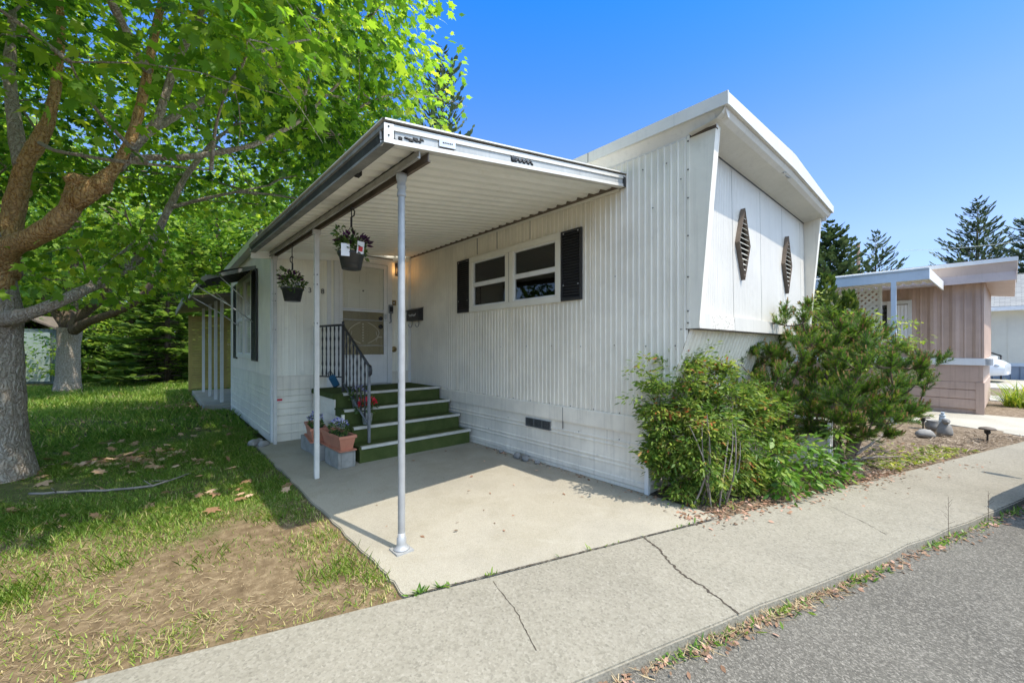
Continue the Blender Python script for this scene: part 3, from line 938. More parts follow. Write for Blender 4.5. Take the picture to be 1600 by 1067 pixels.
# front gutter fascia: rolled lip, shadow recess, white / grey / white bands
mb = MB()
def fz(x, k):            # k = height up the front fascia, 0..1
    u = (x - CX0) / -CX0
    lo = 2.502 + (2.898 - 2.502) * u; hi = 2.640 + (3.034 - 2.640) * u
    return lo + (hi - lo) * k
xs = [CX0, -1.2, 0.0]
def band(y0, k0, k1, mi, y1=None):
    y1 = y0 if y1 is None else y1
    mb.sheet([[(x, y0, fz(x, k0)) for x in xs], [(x, y1, fz(x, k1)) for x in xs]], mi)
band(CY0, 0, .19, 0); band(CY0, .19, .22, 2, CY0 + .008); band(CY0 + .008, .22, .54, 1); band(CY0 + .008, .54, .56, 0, CY0); band(CY0, .56, .80, 0)
band(CY0, .80, .82, 2, CY0 + .02); band(CY0 + .02, .82, .90, 2); band(CY0 + .02, .90, .905, 0, CY0 - .012); band(CY0 - .012, .905, .98, 0); band(CY0 - .012, .98, 1.0, 0, CY0 + .0); band(CY0, 1.0, 1.0, 0, CY0 + .06)
band(CY0, 0, 0, 0, CY0 + .05); band(CY0 + .055, 0, .25, 0); band(CY0 + .06, 1.0, .3, 0, CY0 + .06)
mb.box(-.045, .0, CY0 - .004, CY0 + .06, 2.895, 2.985, 3)
ff = mb.build('front_fascia', [M['fascia_white'], M['fascia_grey'], M['mould'], M['black']], cano, CM)
mb = MB()                # bent metal corner plate with rivets, dents and the maker's plates
Z = lambda x, k: fz(x, k)
mb.sheet([[(CX0 - .003, CY0 - .004, Z(CX0, 0)), (CX0 - .003, CY0 - .004, Z(CX0, .80))], [(CX0 + .055, CY0 - .004, Z(CX0 + .055, 0)), (CX0 + .055, CY0 - .004, Z(CX0 + .055, .80))]], 0)
for k in (.34, .70):
    mb.blob((CX0 + .024, CY0 - .006, Z(CX0, k)), (.006, .004, .006), 1, 1)
mb.build('corner_plate', [M['fascia_white'], M['mould']], ff, CM)
mb = MB()
for (x, k, s) in ((-2.33, .30, .018), (-2.29, .36, .014), (-2.235, .38, .020), (-2.26, .30, .016), (-2.19, .42, .014), (-2.36, .20, .012), (-2.21, .33, .012)):
    mb.blob((x, CY0 + .006, Z(x, k)), (s, .004, s * .55), 2, 0, .5)
mb.build('dent', M['mould'], ff, CM)
mb = MB()
x0 = -2.075
mb.sheet([[(x0, CY0 - .002, Z(x0, .26)), (x0, CY0 - .002, Z(x0, .62))], [(x0 + .12, CY0 - .002, Z(x0 + .12, .26)), (x0 + .12, CY0 - .002, Z(x0 + .12, .62))]], 0)
mb.sheet([[(x0, CY0 - .003, Z(x0, .24)), (x0, CY0 - .003, Z(x0, .275))], [(x0 + .12, CY0 - .003, Z(x0 + .12, .24)), (x0 + .12, CY0 - .003, Z(x0 + .12, .275))]], 1)
for k in range(6):
    xx = x0 + .025 + k * .013
    mb.sheet([[(xx, CY0 - .004, Z(xx, .44)), (xx, CY0 - .004, Z(xx, .50))], [(xx + .008, CY0 - .004, Z(xx, .44)), (xx + .008, CY0 - .004, Z(xx, .50))]], 1)
mb.build('maker_plate', [M['alu'], M['mould']], ff, CM)
mb = MB()
for k in range(26):
    u = k / 25
    xx = -1.46 + .20 * u
    mb.blob((xx, CY0 + .004, Z(xx, .38 + .07 * math.sin(u * 30))), (.011, .005, .010), 1, 0)
mb.blob((-1.45, CY0 + .003, Z(-1.45, .42)), (.026, .007, .024), 2, 0)
mb.build('script_badge', M['black'], ff, CM)

# outer gutter: mildewed channel
mb = MB()
ys = [CY0, 2.0, CY1 + .05]
def gz(y, k):
    v = (y - CY0) / (CY1 - CY0)
    lo = 2.502 + .152 * v; hi = 2.640 + .130 * v
    return lo + (hi - lo) * k
def gband(x0, k0, k1, mi, x1=None):
    x1 = x0 if x1 is None else x1
    mb.sheet([[(x0, y, gz(y, k0)) for y in ys], [(x1, y, gz(y, k1)) for y in ys]], mi)
gband(CX0, 0, .12, 2); gband(CX0, .12, .15, 1, CX0 + .012); gband(CX0 + .012, .15, .62, 1); gband(CX0 + .012, .62, .65, 2, CX0); gband(CX0, .65, .84, 2)
gband(CX0, .84, .86, 1, CX0 + .015); gband(CX0 + .015, .86, .90, 1); gband(CX0 + .015, .90, .91, 0, CX0 - .012); gband(CX0 - .012, .91, .98, 0); gband(CX0 - .012, .98, 1, 0, CX0); gband(CX0, 1, 1, 0, CX0 + .06)
gband(CX0, 0, 0, 2, CX0 + .06); gband(CX0 + .06, 0, .35, 2); gband(CX0 + .065, 1.0, .3, 0)
mb.box(CX0 + .055, CX0 + .085, .78, .84, 2.515, 2.545, 1)
mb.build('gutter', [M['fascia_white'], M['mould'], M['gutter_dirty']], cano, CM)

# beam, wall header and back header
mb = MB()
def bz(y):
    return soff(-2.16, y) - .004
for (x0, x1, d0, d1, mi) in ((-2.198, -2.190, -.056, 0, 0), (-2.198, -2.130, -.010, 0, 0), (-2.138, -2.130, -.056, 0, 1), (-2.208, -2.190, -.064, -.056, 0), (-2.138, -2.118, -.064, -.056, 1)):
    vs = []
    for y in (.262, CY1):
        vs += [(x0, y, bz(y) + d0), (x1, y, bz(y) + d0), (x1, y, bz(y) + d1), (x0, y, bz(y) + d1)]
    mb.add(vs, [(0, 1, 2, 3), (7, 6, 5, 4), (0, 4, 5, 1), (1, 5, 6, 2), (2, 6, 7, 3), (3, 7, 4, 0)], mi)
mb.build('beam', [M['beam'], M['brown']], cano, CM)
mb = MB()
for (x0, x1, d0, d1, mi) in ((-.030, -.010, -.028, .032, 0), (-.022, -.010, -.052, -.028, 1)):
    vs = []
    for y in (.30, CY1):
        z = soff(0, y)
        vs += [(x0, y, z + d0), (x1, y, z + d0), (x1, y, z + d1), (x0, y, z + d1)]
    mb.add(vs, [(0, 1, 2, 3), (7, 6, 5, 4), (0, 4, 5, 1), (1, 5, 6, 2), (2, 6, 7, 3), (3, 7, 4, 0)], mi)
mb.build('wall_header', [M['brown'], M['cream']], cano, CM)
mb = MB()
vs = []
for x in (CX0 + .01, -.06):
    z = soff(x, CY1) - .035
    vs += [(x, CY1 - .005, z - .055), (x, CY1 + .03, z - .055), (x, CY1 + .03, z + .07), (x, CY1 - .005, z + .07)]
mb.add(vs, [(0, 1, 2, 3), (7, 6, 5, 4), (0, 4, 5, 1), (1, 5, 6, 2), (2, 6, 7, 3), (3, 7, 4, 0)])
mb.build('back_header', M['canopy'], cano, CM)

# posts
zt = bz(.56) - .064
mb = MB()
mb.lathe([(.0235, 0), (.0235, zt - .09)], 18, (-2.166, .56, 0), 0, cap=False)
mb.lathe([(.028, zt - .15), (.030, zt - .145), (.030, zt - .13), (.026, zt - .125), (.026, zt - .10), (.031, zt - .095), (.031, zt - .08), (.027, zt - .075), (.027, zt - .05), (.032, zt - .045), (.036, zt - .02), (.036, zt)], 18, (-2.166, .56, 0), 2)
mb.lathe([(.054, .012), (.050, .022), (.036, .03), (.031, .05), (.031, .085), (.026, .09), (.0245, .12)], 18, (-2.166, .56, 0), 0)
mb.box(-2.226, -2.106, .50, .62, 0, .012, 0)
mb.build('post', [M['galv'], M['alu'], M['fascia_grey']], cano, CM)
for (x, y) in ((-2.15, 2.51), (-2.15, 4.46)):
    mb = MB(); zt = bz(y) - .064
    mb.rbox(x - .023, x + .023, y - .021, y + .021, 0, zt, .004, 0)
    mb.box(x - .036, x + .036, y - .026, y + .026, zt - .045, zt - .001, 0)
    for z in (1.6, 2.0, 2.1, zt - .02):
        mb.box(x - .026, x - .023, y - .006, y + .006, z - .006, z + .006, 1)
        mb.box(x - .006, x + .006, y - .024, y - .021, z - .006, z + .006, 1)
    mb.build('post', [M['post'], M['screw']], cano, CM)

# ------------------------------------------------------------------ steps up to the door
steps = thing('entry_steps', 'green carpeted entry steps with white metal nosings and iron handrail', 'steps', (-.84, 3.0, 0))
SM = Matrix.Translation((.84, -3.0, 0))
SX0, SX1 = -1.63, -.045
NOSE = [(2.735, .186), (3.005, .37), (3.275, .555), (3.55, .735)]
for i, (y, z) in enumerate(NOSE):
    back = NOSE[i + 1][0] + .02 if i < 3 else DY - .04
    mb = MB()
    x0 = SX0 + .012 * math.sin(i * 2.1); 
    mb.rbox(x0, SX1, y + .002, back, z - .022, z, .006)
    mb.box(x0 + .015, SX1 - .006, y + .012, back, (NOSE[i - 1][1] if i else 0) , z - .021)
    mb.build('carpeted_step', M['carpet'], steps, SM)
    mb = MB()
    mb.rbox(x0 + (.10 if i == 3 else .03), SX1 + .004, y - .008, y + .045, z + .001, z + .006, .002)
    mb.rbox(x0 + (.10 if i == 3 else .03), SX1 + .004, y - .009, y - .003, z - .026, z + .005, .002)
    mb.build('nosing', M['nosing'], steps, SM)
mb = MB()     # white skirted side below the landing
for k in range(6):
    z0 = .02 + k * .11
    mb.prism([(SX0 - .005, z0), (SX0 + .012, z0), (SX0 + .012, z0 + .108), (SX0 + .002, z0 + .104)], 'y', 3.30 if k < 4 else 3.58, DY - .03)
mb.box(SX0 - .012, SX0 + .02, 3.26, 3.30, 0, .5, 0)
mb.rbox(SX0 - .02, SX0 + .02, 3.57, DY - .03, .665, .737, .008, 1)
mb.build('side_panel', [M['skirt'], M['carpet']], steps, SM)

rail = MB()
A = Vector((-1.45, 3.79, 0)); B = Vector((-1.45, 2.885, 0)); Cc = Vector((-1.60, DY - .03, 0))
rail.rbox(A.x - .017, A.x + .017, A.y - .017, A.y + .017, .737, 1.68, .004, 0)
rail.lathe([(.020, 0), (.013, .012), (.022, .025), (0, .04)], 10, (A.x, A.y, 1.68), 0)
rail.rbox(B.x - .016, B.x + .016, B.y - .016, B.y + .016, .19, 1.13, .004, 1)
rail.rbox(Cc.x - .015, Cc.x + .015, Cc.y - .015, Cc.y + .015, .737, 1.68, .004, 0)
def bar(p, q, r=.012, mi=0):
    rail.tube([p, q], r, 6, mi)
def lerp(a, b, u): return a + (b - a) * u
bar(Cc + Vector((0, 0, 1.665)), A + Vector((0, 0, 1.665)), .016)
bar(Cc + Vector((0, 0, .92)), A + Vector((0, 0, .94)), .010)
bar(A + Vector((0, 0, 1.655)), B + Vector((0, 0, 1.125)), .017)
bar(A + Vector((0, 0, .86)), B + Vector((0, .04, .42)), .014, 1)
handrail = rail.build('handrail', [M['blackmetal'], M['railgrey']], steps, SM)
mb = MB()     # lamb's tongue scroll at the bottom
mb.tube([(B.x, B.y, 1.13), (B.x, B.y - .04, 1.12), (B.x, B.y - .065, 1.08), (B.x, B.y - .06, 1.03), (B.x, B.y - .03, 1.01), (B.x, B.y - .012, 1.04), (B.x, B.y - .028, 1.065)], [.017, .017, .016, .014, .012, .011, .010], 8)
mb.build('scroll', M['blackmetal'], handrail, SM)
def baluster(p, q):
    m = MB()
    n = 16
    rows = []
    for i in range(n + 1):
        u = i / n
        c = p.lerp(q, u)
        r = .0085 * (1 + .55 * math.sin(u * PI * 6) ** 2)
        rows.append([c + Vector((math.cos(a_ + u * 7) * r, math.sin(a_ + u * 7) * r, 0)) for a_ in (PI / 4, 3 * PI / 4, 5 * PI / 4, 7 * PI / 4)])
    m.sheet(rows, 0, False, closed=True)
    return m.build('baluster', M['blackmetal'], handrail, SM)
for k in range(1, 7):
    u = k / 7
    p = Cc.lerp(A, u)
    baluster(p + Vector((0, 0, .93)), p + Vector((0, 0, 1.66)))
for k in range(1, 7):
    u = k / 7
    p = A.lerp(B, u)
    baluster(p + Vector((0, 0, .86 - .44 * u)), p + Vector((0, 0, 1.65 - .53 * u)))

# blue key case hung on the lower rail
kb = thing('lock_box', 'blue lock box hanging by its shackle from the iron handrail', 'lock box', (-1.60, 3.88, 1.0))
KM = Matrix.Rotation(rad(-32), 4, 'Y') @ Matrix.Rotation(rad(20), 4, 'X')
mb = MB(); mb.rbox(-.045, .045, -.028, .028, -.235, -.05, .016, 0); mb.rbox(-.038, .038, -.032, -.024, -.22, -.07, .006, 0); mb.rbox(-.046, .046, -.029, .029, -.245, -.225, .010, 1)
mb.build('case', [M['blue'], M['black']], kb, KM)
mb = MB(); mb.tube([(-.025, 0, -.055), (-.028, 0, -.015), (-.018, 0, .012), (0, 0, .02), (.018, 0, .012), (.028, 0, -.015), (.025, 0, -.055)], .006, 8); mb.build('shackle', M['blackmetal'], kb, KM)

# ------------------------------------------------------------------ concrete blocks, planters, pots
def block(label, x, y, rz):
    o = MB()
    L, Wd, Hh = .40, .195, .19
    w = .032
    for (a, b) in ((-Wd / 2, -Wd / 2 + w), (Wd / 2 - w, Wd / 2)):
        o.rbox(a, b, -L / 2, L / 2, 0, Hh, .006)
    for c in (-L / 2 + .016, 0, L / 2 - .016):
        o.rbox(-Wd / 2 + w, Wd / 2 - w, c - .016, c + .016, 0.002, Hh - .002, .004)
    b = o.build('concrete_block', M['block'])
    b.location = (x, y, 0); b.rotation_euler = (0, 0, rz)
    return tag(b, label, 'concrete block', 'concrete blocks beside the steps')
def leaves_on(name, n, c, r, mat, size, parent, tv=OVAL_V, tf=OVAL_F, up=.6, seed=None, top=False):
    d = rand_dirs(n)
    if top: d[:, 2] = np.abs(d[:, 2])
    rr = RNG.uniform(.45, 1, n) ** .6
    pos = np.array(c) + d * np.array(r) * rr[:, None]
    yd = unit(d + RNG.normal(0, .5, (n, 3)) + np.array([0, 0, .15]))
    nz = unit(np.array([0, 0, up]) + RNG.normal(0, .5, (n, 3)) + d * .4)
    return instanced(name, tv, tf, pos, frames(yd, nz), RNG.uniform(.7, 1.3, n) * size, RNG.uniform(0, 1, n), mat, parent)
block('concrete block with open cores nearest the lowest green step', -1.80, 2.86, rad(3))
block('concrete block behind the front one, under the rear terracotta planter', -1.84, 3.33, rad(-4))
block('concrete block at the back of the row beneath the rear planter', -1.83, 3.76, rad(6))
def planter(label, x, y, rz, flowers):
    p = thing('planter', label, 'planter', (x, y, .192), rz, 'terracotta planters beside the steps')
    m = MB()
    L0, L1, w0, w1, h = .26, .30, .065, .092, .17
    o_ = [(-w0, -L0, .012), (w0, -L0, .012), (w0, L0, .012), (-w0, L0, .012)]; t_ = [(-w1, -L1, h), (w1, -L1, h), (w1, L1, h), (-w1, L1, h)]
    i_ = [(-w1 + .012, -L1 + .012, h), (w1 - .012, -L1 + .012, h), (w1 - .012, L1 - .012, h), (-w1 + .012, L1 - .012, h)]
    s_ = [(a_, b_, h - .035) for a_, b_, c_ in i_]
    m.sheet([o_, t_], 0, closed=True)
    m.sheet([i_, s_], 0, closed=True)
    m.sheet([t_, i_], 0, closed=True)
    for (a_, b_, c_, d_) in ((-w1 - .008, w1 + .008, -L1 - .008, -L1 + .004), (-w1 - .008, w1 + .008, L1 - .004, L1 + .008), (-w1 - .008, -w1 + .004, -L1, L1), (w1 - .004, w1 + .008, -L1, L1)):
        m.rbox(a_, b_, c_, d_, h - .028, h + .004, .003)
    m.build('trough', M['terra'], p)
    m = MB(); m.rbox(-w0 - .035, w0 + .035, -L0 - .05, L0 + .05, 0, .014, .005); m.build('saucer', M['terra'], p)
    m = MB(); m.add(s_, [(0, 1, 2, 3)]); m.build('soil', M['soil'], p)
    leaves_on('foliage', 260, (0, flowers, .21), (.085, .21, .085), M['basket'], .035, p, top=False)
    leaves_on('blossom', 80, (0, flowers, .255), (.08, .19, .065), M['petal_violet'], .034, p, up=.2, top=True)
    return p
planter('terracotta planter of pale pansies on the front concrete block', -1.80, 2.93, rad(2), -.02)
planter('terracotta planter of purple pansies set back behind the white post', -1.86, 3.60, rad(-8), .0)
def pot(label, x, y, z, r, h, wall, petal, tint, nl, nf, spread):
    p = thing('flower_pot', label, 'flower pot', (x, y, z), 0, 'flower pots on the steps')
    m = MB(); m.lathe([(r * .72, 0), (r, h), (r * 1.06, h), (r * 1.06, h - .012), (r * .95, h - .012), (r * .93, h - .02)], 20, (0, 0, 0), 0); m.build('pot', wall, p)
    m = MB(); m.lathe([(.001, h - .018), (r * .94, h - .019)], 20); m.build('soil', M['soil'], p)
    leaves_on('foliage', nl, (0, 0, h + .05), (spread, spread, .09), M['basket'], .045, p)
    leaves_on('blossom', nf, (.01, 0, h + .09), (spread * .95, spread * .95, .08), petal, .048, p, up=.2, top=True)
    return p
t = NT('printed_pot'); a_ = t.noise(26, 3, .6); t.done(t.pbr(t.ramp(a_, [(.45, (.72, .73, .72)), (.58, (.30, .42, .28))]), .4))
pot('white printed pot of red geraniums on the second green step', -1.36, 3.16, .371, .072, .15, t.m, M['petal_red'], 0, 120, 70, .13)
pot('small grey pot of violet flowers on the third green step', -1.40, 3.43, .556, .062, .11, M['alu'], M['petal_violet'], 0, 90, 34, .09)

# ------------------------------------------------------------------ hanging baskets
def basket(label, y, zrim, rot, tags, S=1.0):
    zb = bz(y) - .064
    p = thing('hanging_basket', label, 'hanging basket', (-2.16, y, zrim), rot, 'hanging baskets under the awning')
    r, h = .128 * S, .172 * S
    m = MB(); m.lathe([(r * .70, -h), (r * .74, -h), (r * .98, -.02), (r * 1.07, -.018), (r * 1.08, 0), (r * 1.02, .001), (r * .98, -.012), (r * .96, -.03)], 28, (0, 0, 0), 0)
    m.lathe([(r * .80, -h * .78), (r * .815, -h * .77), (r * .825, -h * .74)], 28, (0, 0, 0), 0, cap=False)
    m.build('pot', M['potblack'], p)
    m = MB(); m.lathe([(.001, -.026), (r * .97, -.028)], 20); m.build('soil', M['soil'], p)
    top = zb - zrim
    m = MB()
    m.tube([(0, 0, top), (.004, .002, top - .08), (0, 0, .26)], .005, 6)
    m.tube([(0, 0, .30), (.0, .0, .22)], .009, 6)
    for k in range(3):
        q = k * 2 * PI / 3 + .5
        m.tube([(0, 0, .23), (r * .5 * math.cos(q), r * .5 * math.sin(q), .13), (r * 1.02 * math.cos(q), r * 1.02 * math.sin(q), 0)], .0028, 5)
    m.tube([(0, 0, .30), (.03, 0, .325), (.035, 0, .36), (.012, 0, .385), (-.012, 0, .37)], .006, 6)
    m.build('hanger', M['black'], p)
    leaves_on('foliage', 330, (0, 0, .055 * S), (.15 * S, .15 * S, .10 * S), M['basket'], .042, p)
    for k in range(5):      # trailing and upright stems with flowers
        q = RNG.uniform(0, 6.28); e_ = RNG.uniform(.10, .17) * S
        leaves_on('spray', 26, (e_ * math.cos(q), e_ * math.sin(q), [.17, .13, -.01, .10, .20][k]), (.045, .045, .05), M['basket'], .038, p)
    leaves_on('blossom', 60, (0.02, 0, .10 * S), (.15 * S, .15 * S, .11 * S), M['petal_purple'], .05, p, up=.1, top=True)
    for (a_, b_, zz, mats, tl) in tags:
        m = MB(); m.box(-.032, .032, -.001, .001, -.05, .05, 0); m.box(-.02, .02, -.0018, -.0012, -.03, .01, 1)
        m.build('tag', mats, p, Matrix.Translation((a_, b_, zz)) @ Matrix.Rotation(tl, 4, 'Z') @ Matrix.Rotation(rad(10), 4, 'X'))
    return p
basket('nearer black hanging basket with white tags and purple petunias under the beam', 1.495, 2.145, .4,
       [(-.108, -.05, .0, [M['label'], M['label']], rad(-42)), (-.01, -.115, .03, [M['label'], M['red']], rad(-10))], .80)
basket('farther black hanging basket of dark petunias left of the white square post', 3.45, 2.065, 2.2, [(.02, -.10, .035, [M['label'], M['label']], rad(10))], .92)
# ------------------------------------------------------------------ ground, pavement, road
def hsh(x, y):
    return math.sin(x * 1.7 + 1.3 * math.sin(y * .9)) * .5 + math.sin(y * 2.3 + x * .7) * .3 + math.sin(x * 5.1 - y * 4.3) * .2
mb = MB()
mb.add([(-160, -160, -.14), (220, -160, -.14), (220, 200, -.14), (-160, 200, -.14)], [(0, 1, 2, 3)])
struct(mb.build('ground', M['earth']))

rows = []
NX, NY = 110, 150
for j in range(NY + 1):
    v = (j / NY) ** 1.6
    row = []
    for i in range(NX + 1):
        x = -16 + 13.66 * (1 - (1 - i / NX) ** 1.5)
        y = walk_y(x) + v * (26 - walk_y(x))
        e = min(1, (-2.34 - x) / .5, (y - walk_y(x)) / .4)
        row.append((x, y, -.012 - .012 * (1 - e) + e * .022 * hsh(x * 1.3, y * 1.3)))
    rows.append(row)
mb = MB(); mb.sheet(rows, 0, True)
struct(mb.build('lawn', M['earth']))

# garden bed in front of and beside the home
mb = MB()
rows = []
for i in range(61):
    x = -.42 + 7.4 * i / 60
    rows.append([(x, walk_y(x) + .012 + v * 3.2, -.012 + .02 * max(0, hsh(x * 2.2, v * 9)) * min(1, v * 9) - .006) for v in [k / 16 for k in range(17)]])
mb.sheet(rows, 0, True)
struct(mb.build('garden_bed', M['mulch']))

def slab(name, poly, z0, z1, mat, bevel=.012):
    bm = bmesh.new()
    vs = [bm.verts.new((x, y, z1)) for x, y in poly]
    f = bm.faces.new(vs)
    if f.normal.z < 0: f.normal_flip()
    r = bmesh.ops.extrude_face_region(bm, geom=[f])
    for q in r['geom']:
        if isinstance(q, bmesh.types.BMVert): q.co.z = z0
    bmesh.ops.recalc_face_normals(bm, faces=bm.faces[:])
    top = [e for e in bm.edges if all(abs(q.co.z - z1) < 1e-5 for q in e.verts)]
    if bevel: bmesh.ops.bevel(bm, geom=top, offset=bevel, segments=2, affect='EDGES')
    me = bpy.data.meshes.new(name); bm.to_mesh(me); bm.free()
    me.materials.append(mat)
    o = bpy.data.objects.new(name, me); COL.objects.link(o)
    return struct(o)
def wob(a, b, n, amp):     # slightly broken edge between two points
    out = []
    for i in range(n):
        u = i / n
        out.append((a[0] + (b[0] - a[0]) * u + random.uniform(-amp, amp), a[1] + (b[1] - a[1]) * u + random.uniform(-amp, amp)))
    return out
# pavement slabs with joints across
def edge(x, f, o=0): return (x, f(x) + o)
JX = [(-14, -14.3), (30, 30)]
for k in range(1):
    (b0, r0), (b1, r1) = JX[k], JX[k + 1]
    g = .006 if k == 1 else 0
    poly = wob(edge(b0 + g, walk_y), edge(b1, walk_y), 120, .004) + wob(edge(b1, walk_y), edge(r1, road_y), 3, 0) + wob(edge(r1, road_y), edge(r0 + g, road_y), 150, .009) + wob(edge(r0 + g, road_y), edge(b0 + g, walk_y), 3, 0)
    slab('pavement', poly, -.13, 0, M['walk'], .008)
# patio in front of the door
pl = [(-2.36, 4.62), (-2.365, 2.2), (-2.362, 1.0), (-2.36, .45), (-2.38, walk_y(-2.38) + .012)]
poly = wob(pl[0], pl[1], 14, .012) + wob(pl[1], pl[3], 12, .010) + wob(pl[3], pl[4], 6, .012) + wob(pl[4], (.0, walk_y(0) + .014), 40, .003) + [(.0, walk_y(0) + .014), (.0, 4.62)]
slab('patio', poly, -.12, 0, M['patio'], .006)
# thin cracks
crack_m = paint('crack_dirt', (.075, .058, .040), .4, .95, 0, 20)
def crack(name, pts, w, label=None):
    m = MB(); L, R_ = [], []
    for i, (x, y) in enumerate(pts):
        ww = w * random.uniform(.3, 1.3)
        a_, b_ = pts[max(0, i - 1)], pts[min(len(pts) - 1, i + 1)]; nx, ny = -(b_[1] - a_[1]), b_[0] - a_[0]; q = math.hypot(nx, ny) or 1; nx, ny = nx / q * ww, ny / q * ww
        L.append((x - nx, y - ny, .0022)); R_.append((x + nx, y + ny, .0022))
    m.sheet([L, R_]); return struct(m.build(name, crack_m))
def wander(a, b, n, amp):
    o = 0; out = []; dx, dy = b[0] - a[0], b[1] - a[1]; L_ = math.hypot(dx, dy); nx, ny = -dy / L_, dx / L_
    for i in range(n + 1):
        u = i / n; o = o * .93 + random.uniform(-amp, amp); e = math.sin(PI * u)
        out.append((a[0] + dx * u + nx * o * e, a[1] + dy * u + ny * o * e))
    return out
crack('pavement_crack', wander((-.79, walk_y(-.79)), (-1.18, road_y(-1.18)), 70, .013), .0075)
crack('pavement_crack', wander((-1.93, walk_y(-1.93) - .06), (-2.12, road_y(-2.12) + .22), 26, .006), .0022)
crack('pavement_crack', [(x, walk_y(x) + .006 + random.uniform(-.002, .002)) for x in np.linspace(-2.37, -.1, 160)], .0065)
crack('pavement_crack', wander((.9, walk_y(.9) - .25), (.55, road_y(.55) + .15), 20, .01), .0018)
# road
mb = MB()
rows = []
for i in range(41):
    x = -20 + 70 * i / 40
    rows.append([(x, road_y(x) + .05, -.052), (x, road_y(x) - .5, -.050), (x - 2.0, road_y(x) - 3.2, -.035), (x - 4.2, road_y(x) - 7, -.06)])
mb.sheet(rows, 0, False)
struct(mb.build('road', M['asphalt']))
m = MB(); pts = wander((2.05, -2.75), (.2, -3.6), 60, .03); L = []; R_ = []
for x, y in pts:
    w = random.uniform(.003, .009); L.append((x - w, y - w, -.0465)); R_.append((x + w, y + w, -.0465))
m.sheet([L, R_]); struct(m.build('road_crack', crack_m))

# ------------------------------------------------------------------ small loose stones by the walls
def stone(label, x, y, r, z=0):
    m = MB(); m.blob((0, 0, r * .45), (r, r * random.uniform(.7, 1), r * .6), 2, 0, .18)
    o = m.build('stone', M['rock']); o.location = (x, y, z); o.rotation_euler = (0, 0, random.uniform(0, 6))
    return tag(o, label, 'stone', 'stones along the walls')
stone('largest rounded stone lying against the white skirting', -.075, 1.70, .062)
stone('darker stone next to the largest one at the skirting', -.085, 1.55, .058)
stone('small brown stone nearest the shrub along the skirting', -.075, 1.36, .042)
stone('stone at the foot of the steps by the skirting', -.07, 2.02, .034)
stone('pale stone at the base of the corner post', -2.285, 4.47, .075, -.01)
stone('second pale stone left of the corner post', -2.39, 4.58, .085, -.01)
stone('grey stone by the corner of the side room skirting', -2.30, 4.72, .07, -.01)
stone('whitish rock in the garden bed left of the ornament', 5.27, -1.55, .11)

# ------------------------------------------------------------------ side window, its awning, the rear porch
slider_window(EX0, 6.05, 7.72, 1.16, 2.62, home, units=2, curtains=False)
shutter(EX0, 5.60, 6.03, 1.13, 2.62, home)
shutter(EX0, 7.74, 8.15, 1.13, 2.62, home)
wa = thing('window_awning', 'green and white metal awning over the side window', 'window awning', (EX0, 6.8, 2.70))
mb = MB()
pr = []
y = -.98
while y < .98:
    pr += [(y, 0), (y + .12, 0), (y + .13, -.02), (y + .19, -.02)]; y += .20
for th, mi in ((0, 0), (-.004, 1)):
    mb.sheet([[(0, yy, .0 + o + th) for yy, o in pr], [(-.42, yy, -.12 + o + th) for yy, o in pr], [(-.70, yy, -.26 + o + th) for yy, o in pr], [(-.76, yy, -.40 + o + th) for yy, o in pr]], mi)
mb.box(-.775, -.755, -1.0, 1.0, -.425, -.385, 2)
mb.prism([(0, 0), (-.70, -.26), (-.76, -.40), (-.74, -.42), (-.64, -.30), (0, -.06)], 'y', -1.0, -.985, 0)
mb.build('sheet', [M['gutter_dirty'], M['black'], M['white']], wa)
for s in (-.80, .80):
    mb = MB(); mb.tube([(-.74, s, -.40), (-.34, s, -.66), (-.01, s, -.92)], .010, 6); mb.build('bracket', M['white'], wa)
    mb = MB(); mb.tube([(-.50, s, -.17), (-.06, s, -.62)], .008, 6); mb.build('bracket', M['white'], wa)

pch = thing('rear_porch', 'rear porch with four thin white posts under a low dark roof', 'porch', (-2.3, 10.8, 0))
PM = Matrix.Translation((2.3, -10.8, 0))
mb = MB(); mb.rbox(-2.62, -.02, 8.95, 13.0, -.1, .10, .01); mb.rbox(-2.30, -1.4, 8.70, 8.95, -.1, .06, .01); mb.build('deck', M['slab'], pch, PM)
for y, x in ((9.35, -2.27), (10.05, -2.32), (10.95, -2.36), (12.3, -2.40)):
    mb = MB(); mb.box(x - .03, x + .03, y - .03, y + .03, .1, 2.52); mb.build('post', M['white'], pch, PM)
mb = MB(); mb.prism([(-2.95, 2.36), (-.02, 2.88), (-.02, 2.94), (-2.95, 2.42)], 'y', 8.75, 13.6, 0); mb.prism([(-2.97, 2.30), (-2.94, 2.30), (-2.94, 2.44), (-2.97, 2.44)], 'y', 8.75, 13.6, 1)
mb.build('roof', [M['brown'], M['gutter_dirty']], pch, PM)
sc_ = thing('slat_screen', 'yellowish slatted wooden privacy screen closing the rear porch', 'screen', (-1.35, 13.15, 0))
mb = MB(); z = .12
while z < 2.25:
    mb.rbox(-1.32, 1.32, -.012, .012, z, z + .062, .004); z += .070
for x in (-1.3, -.45, .45, 1.3):
    mb.box(x - .04, x + .04, .013, .07, 0, 2.3)
mb.build('slats', M['yellowwood'], sc_)

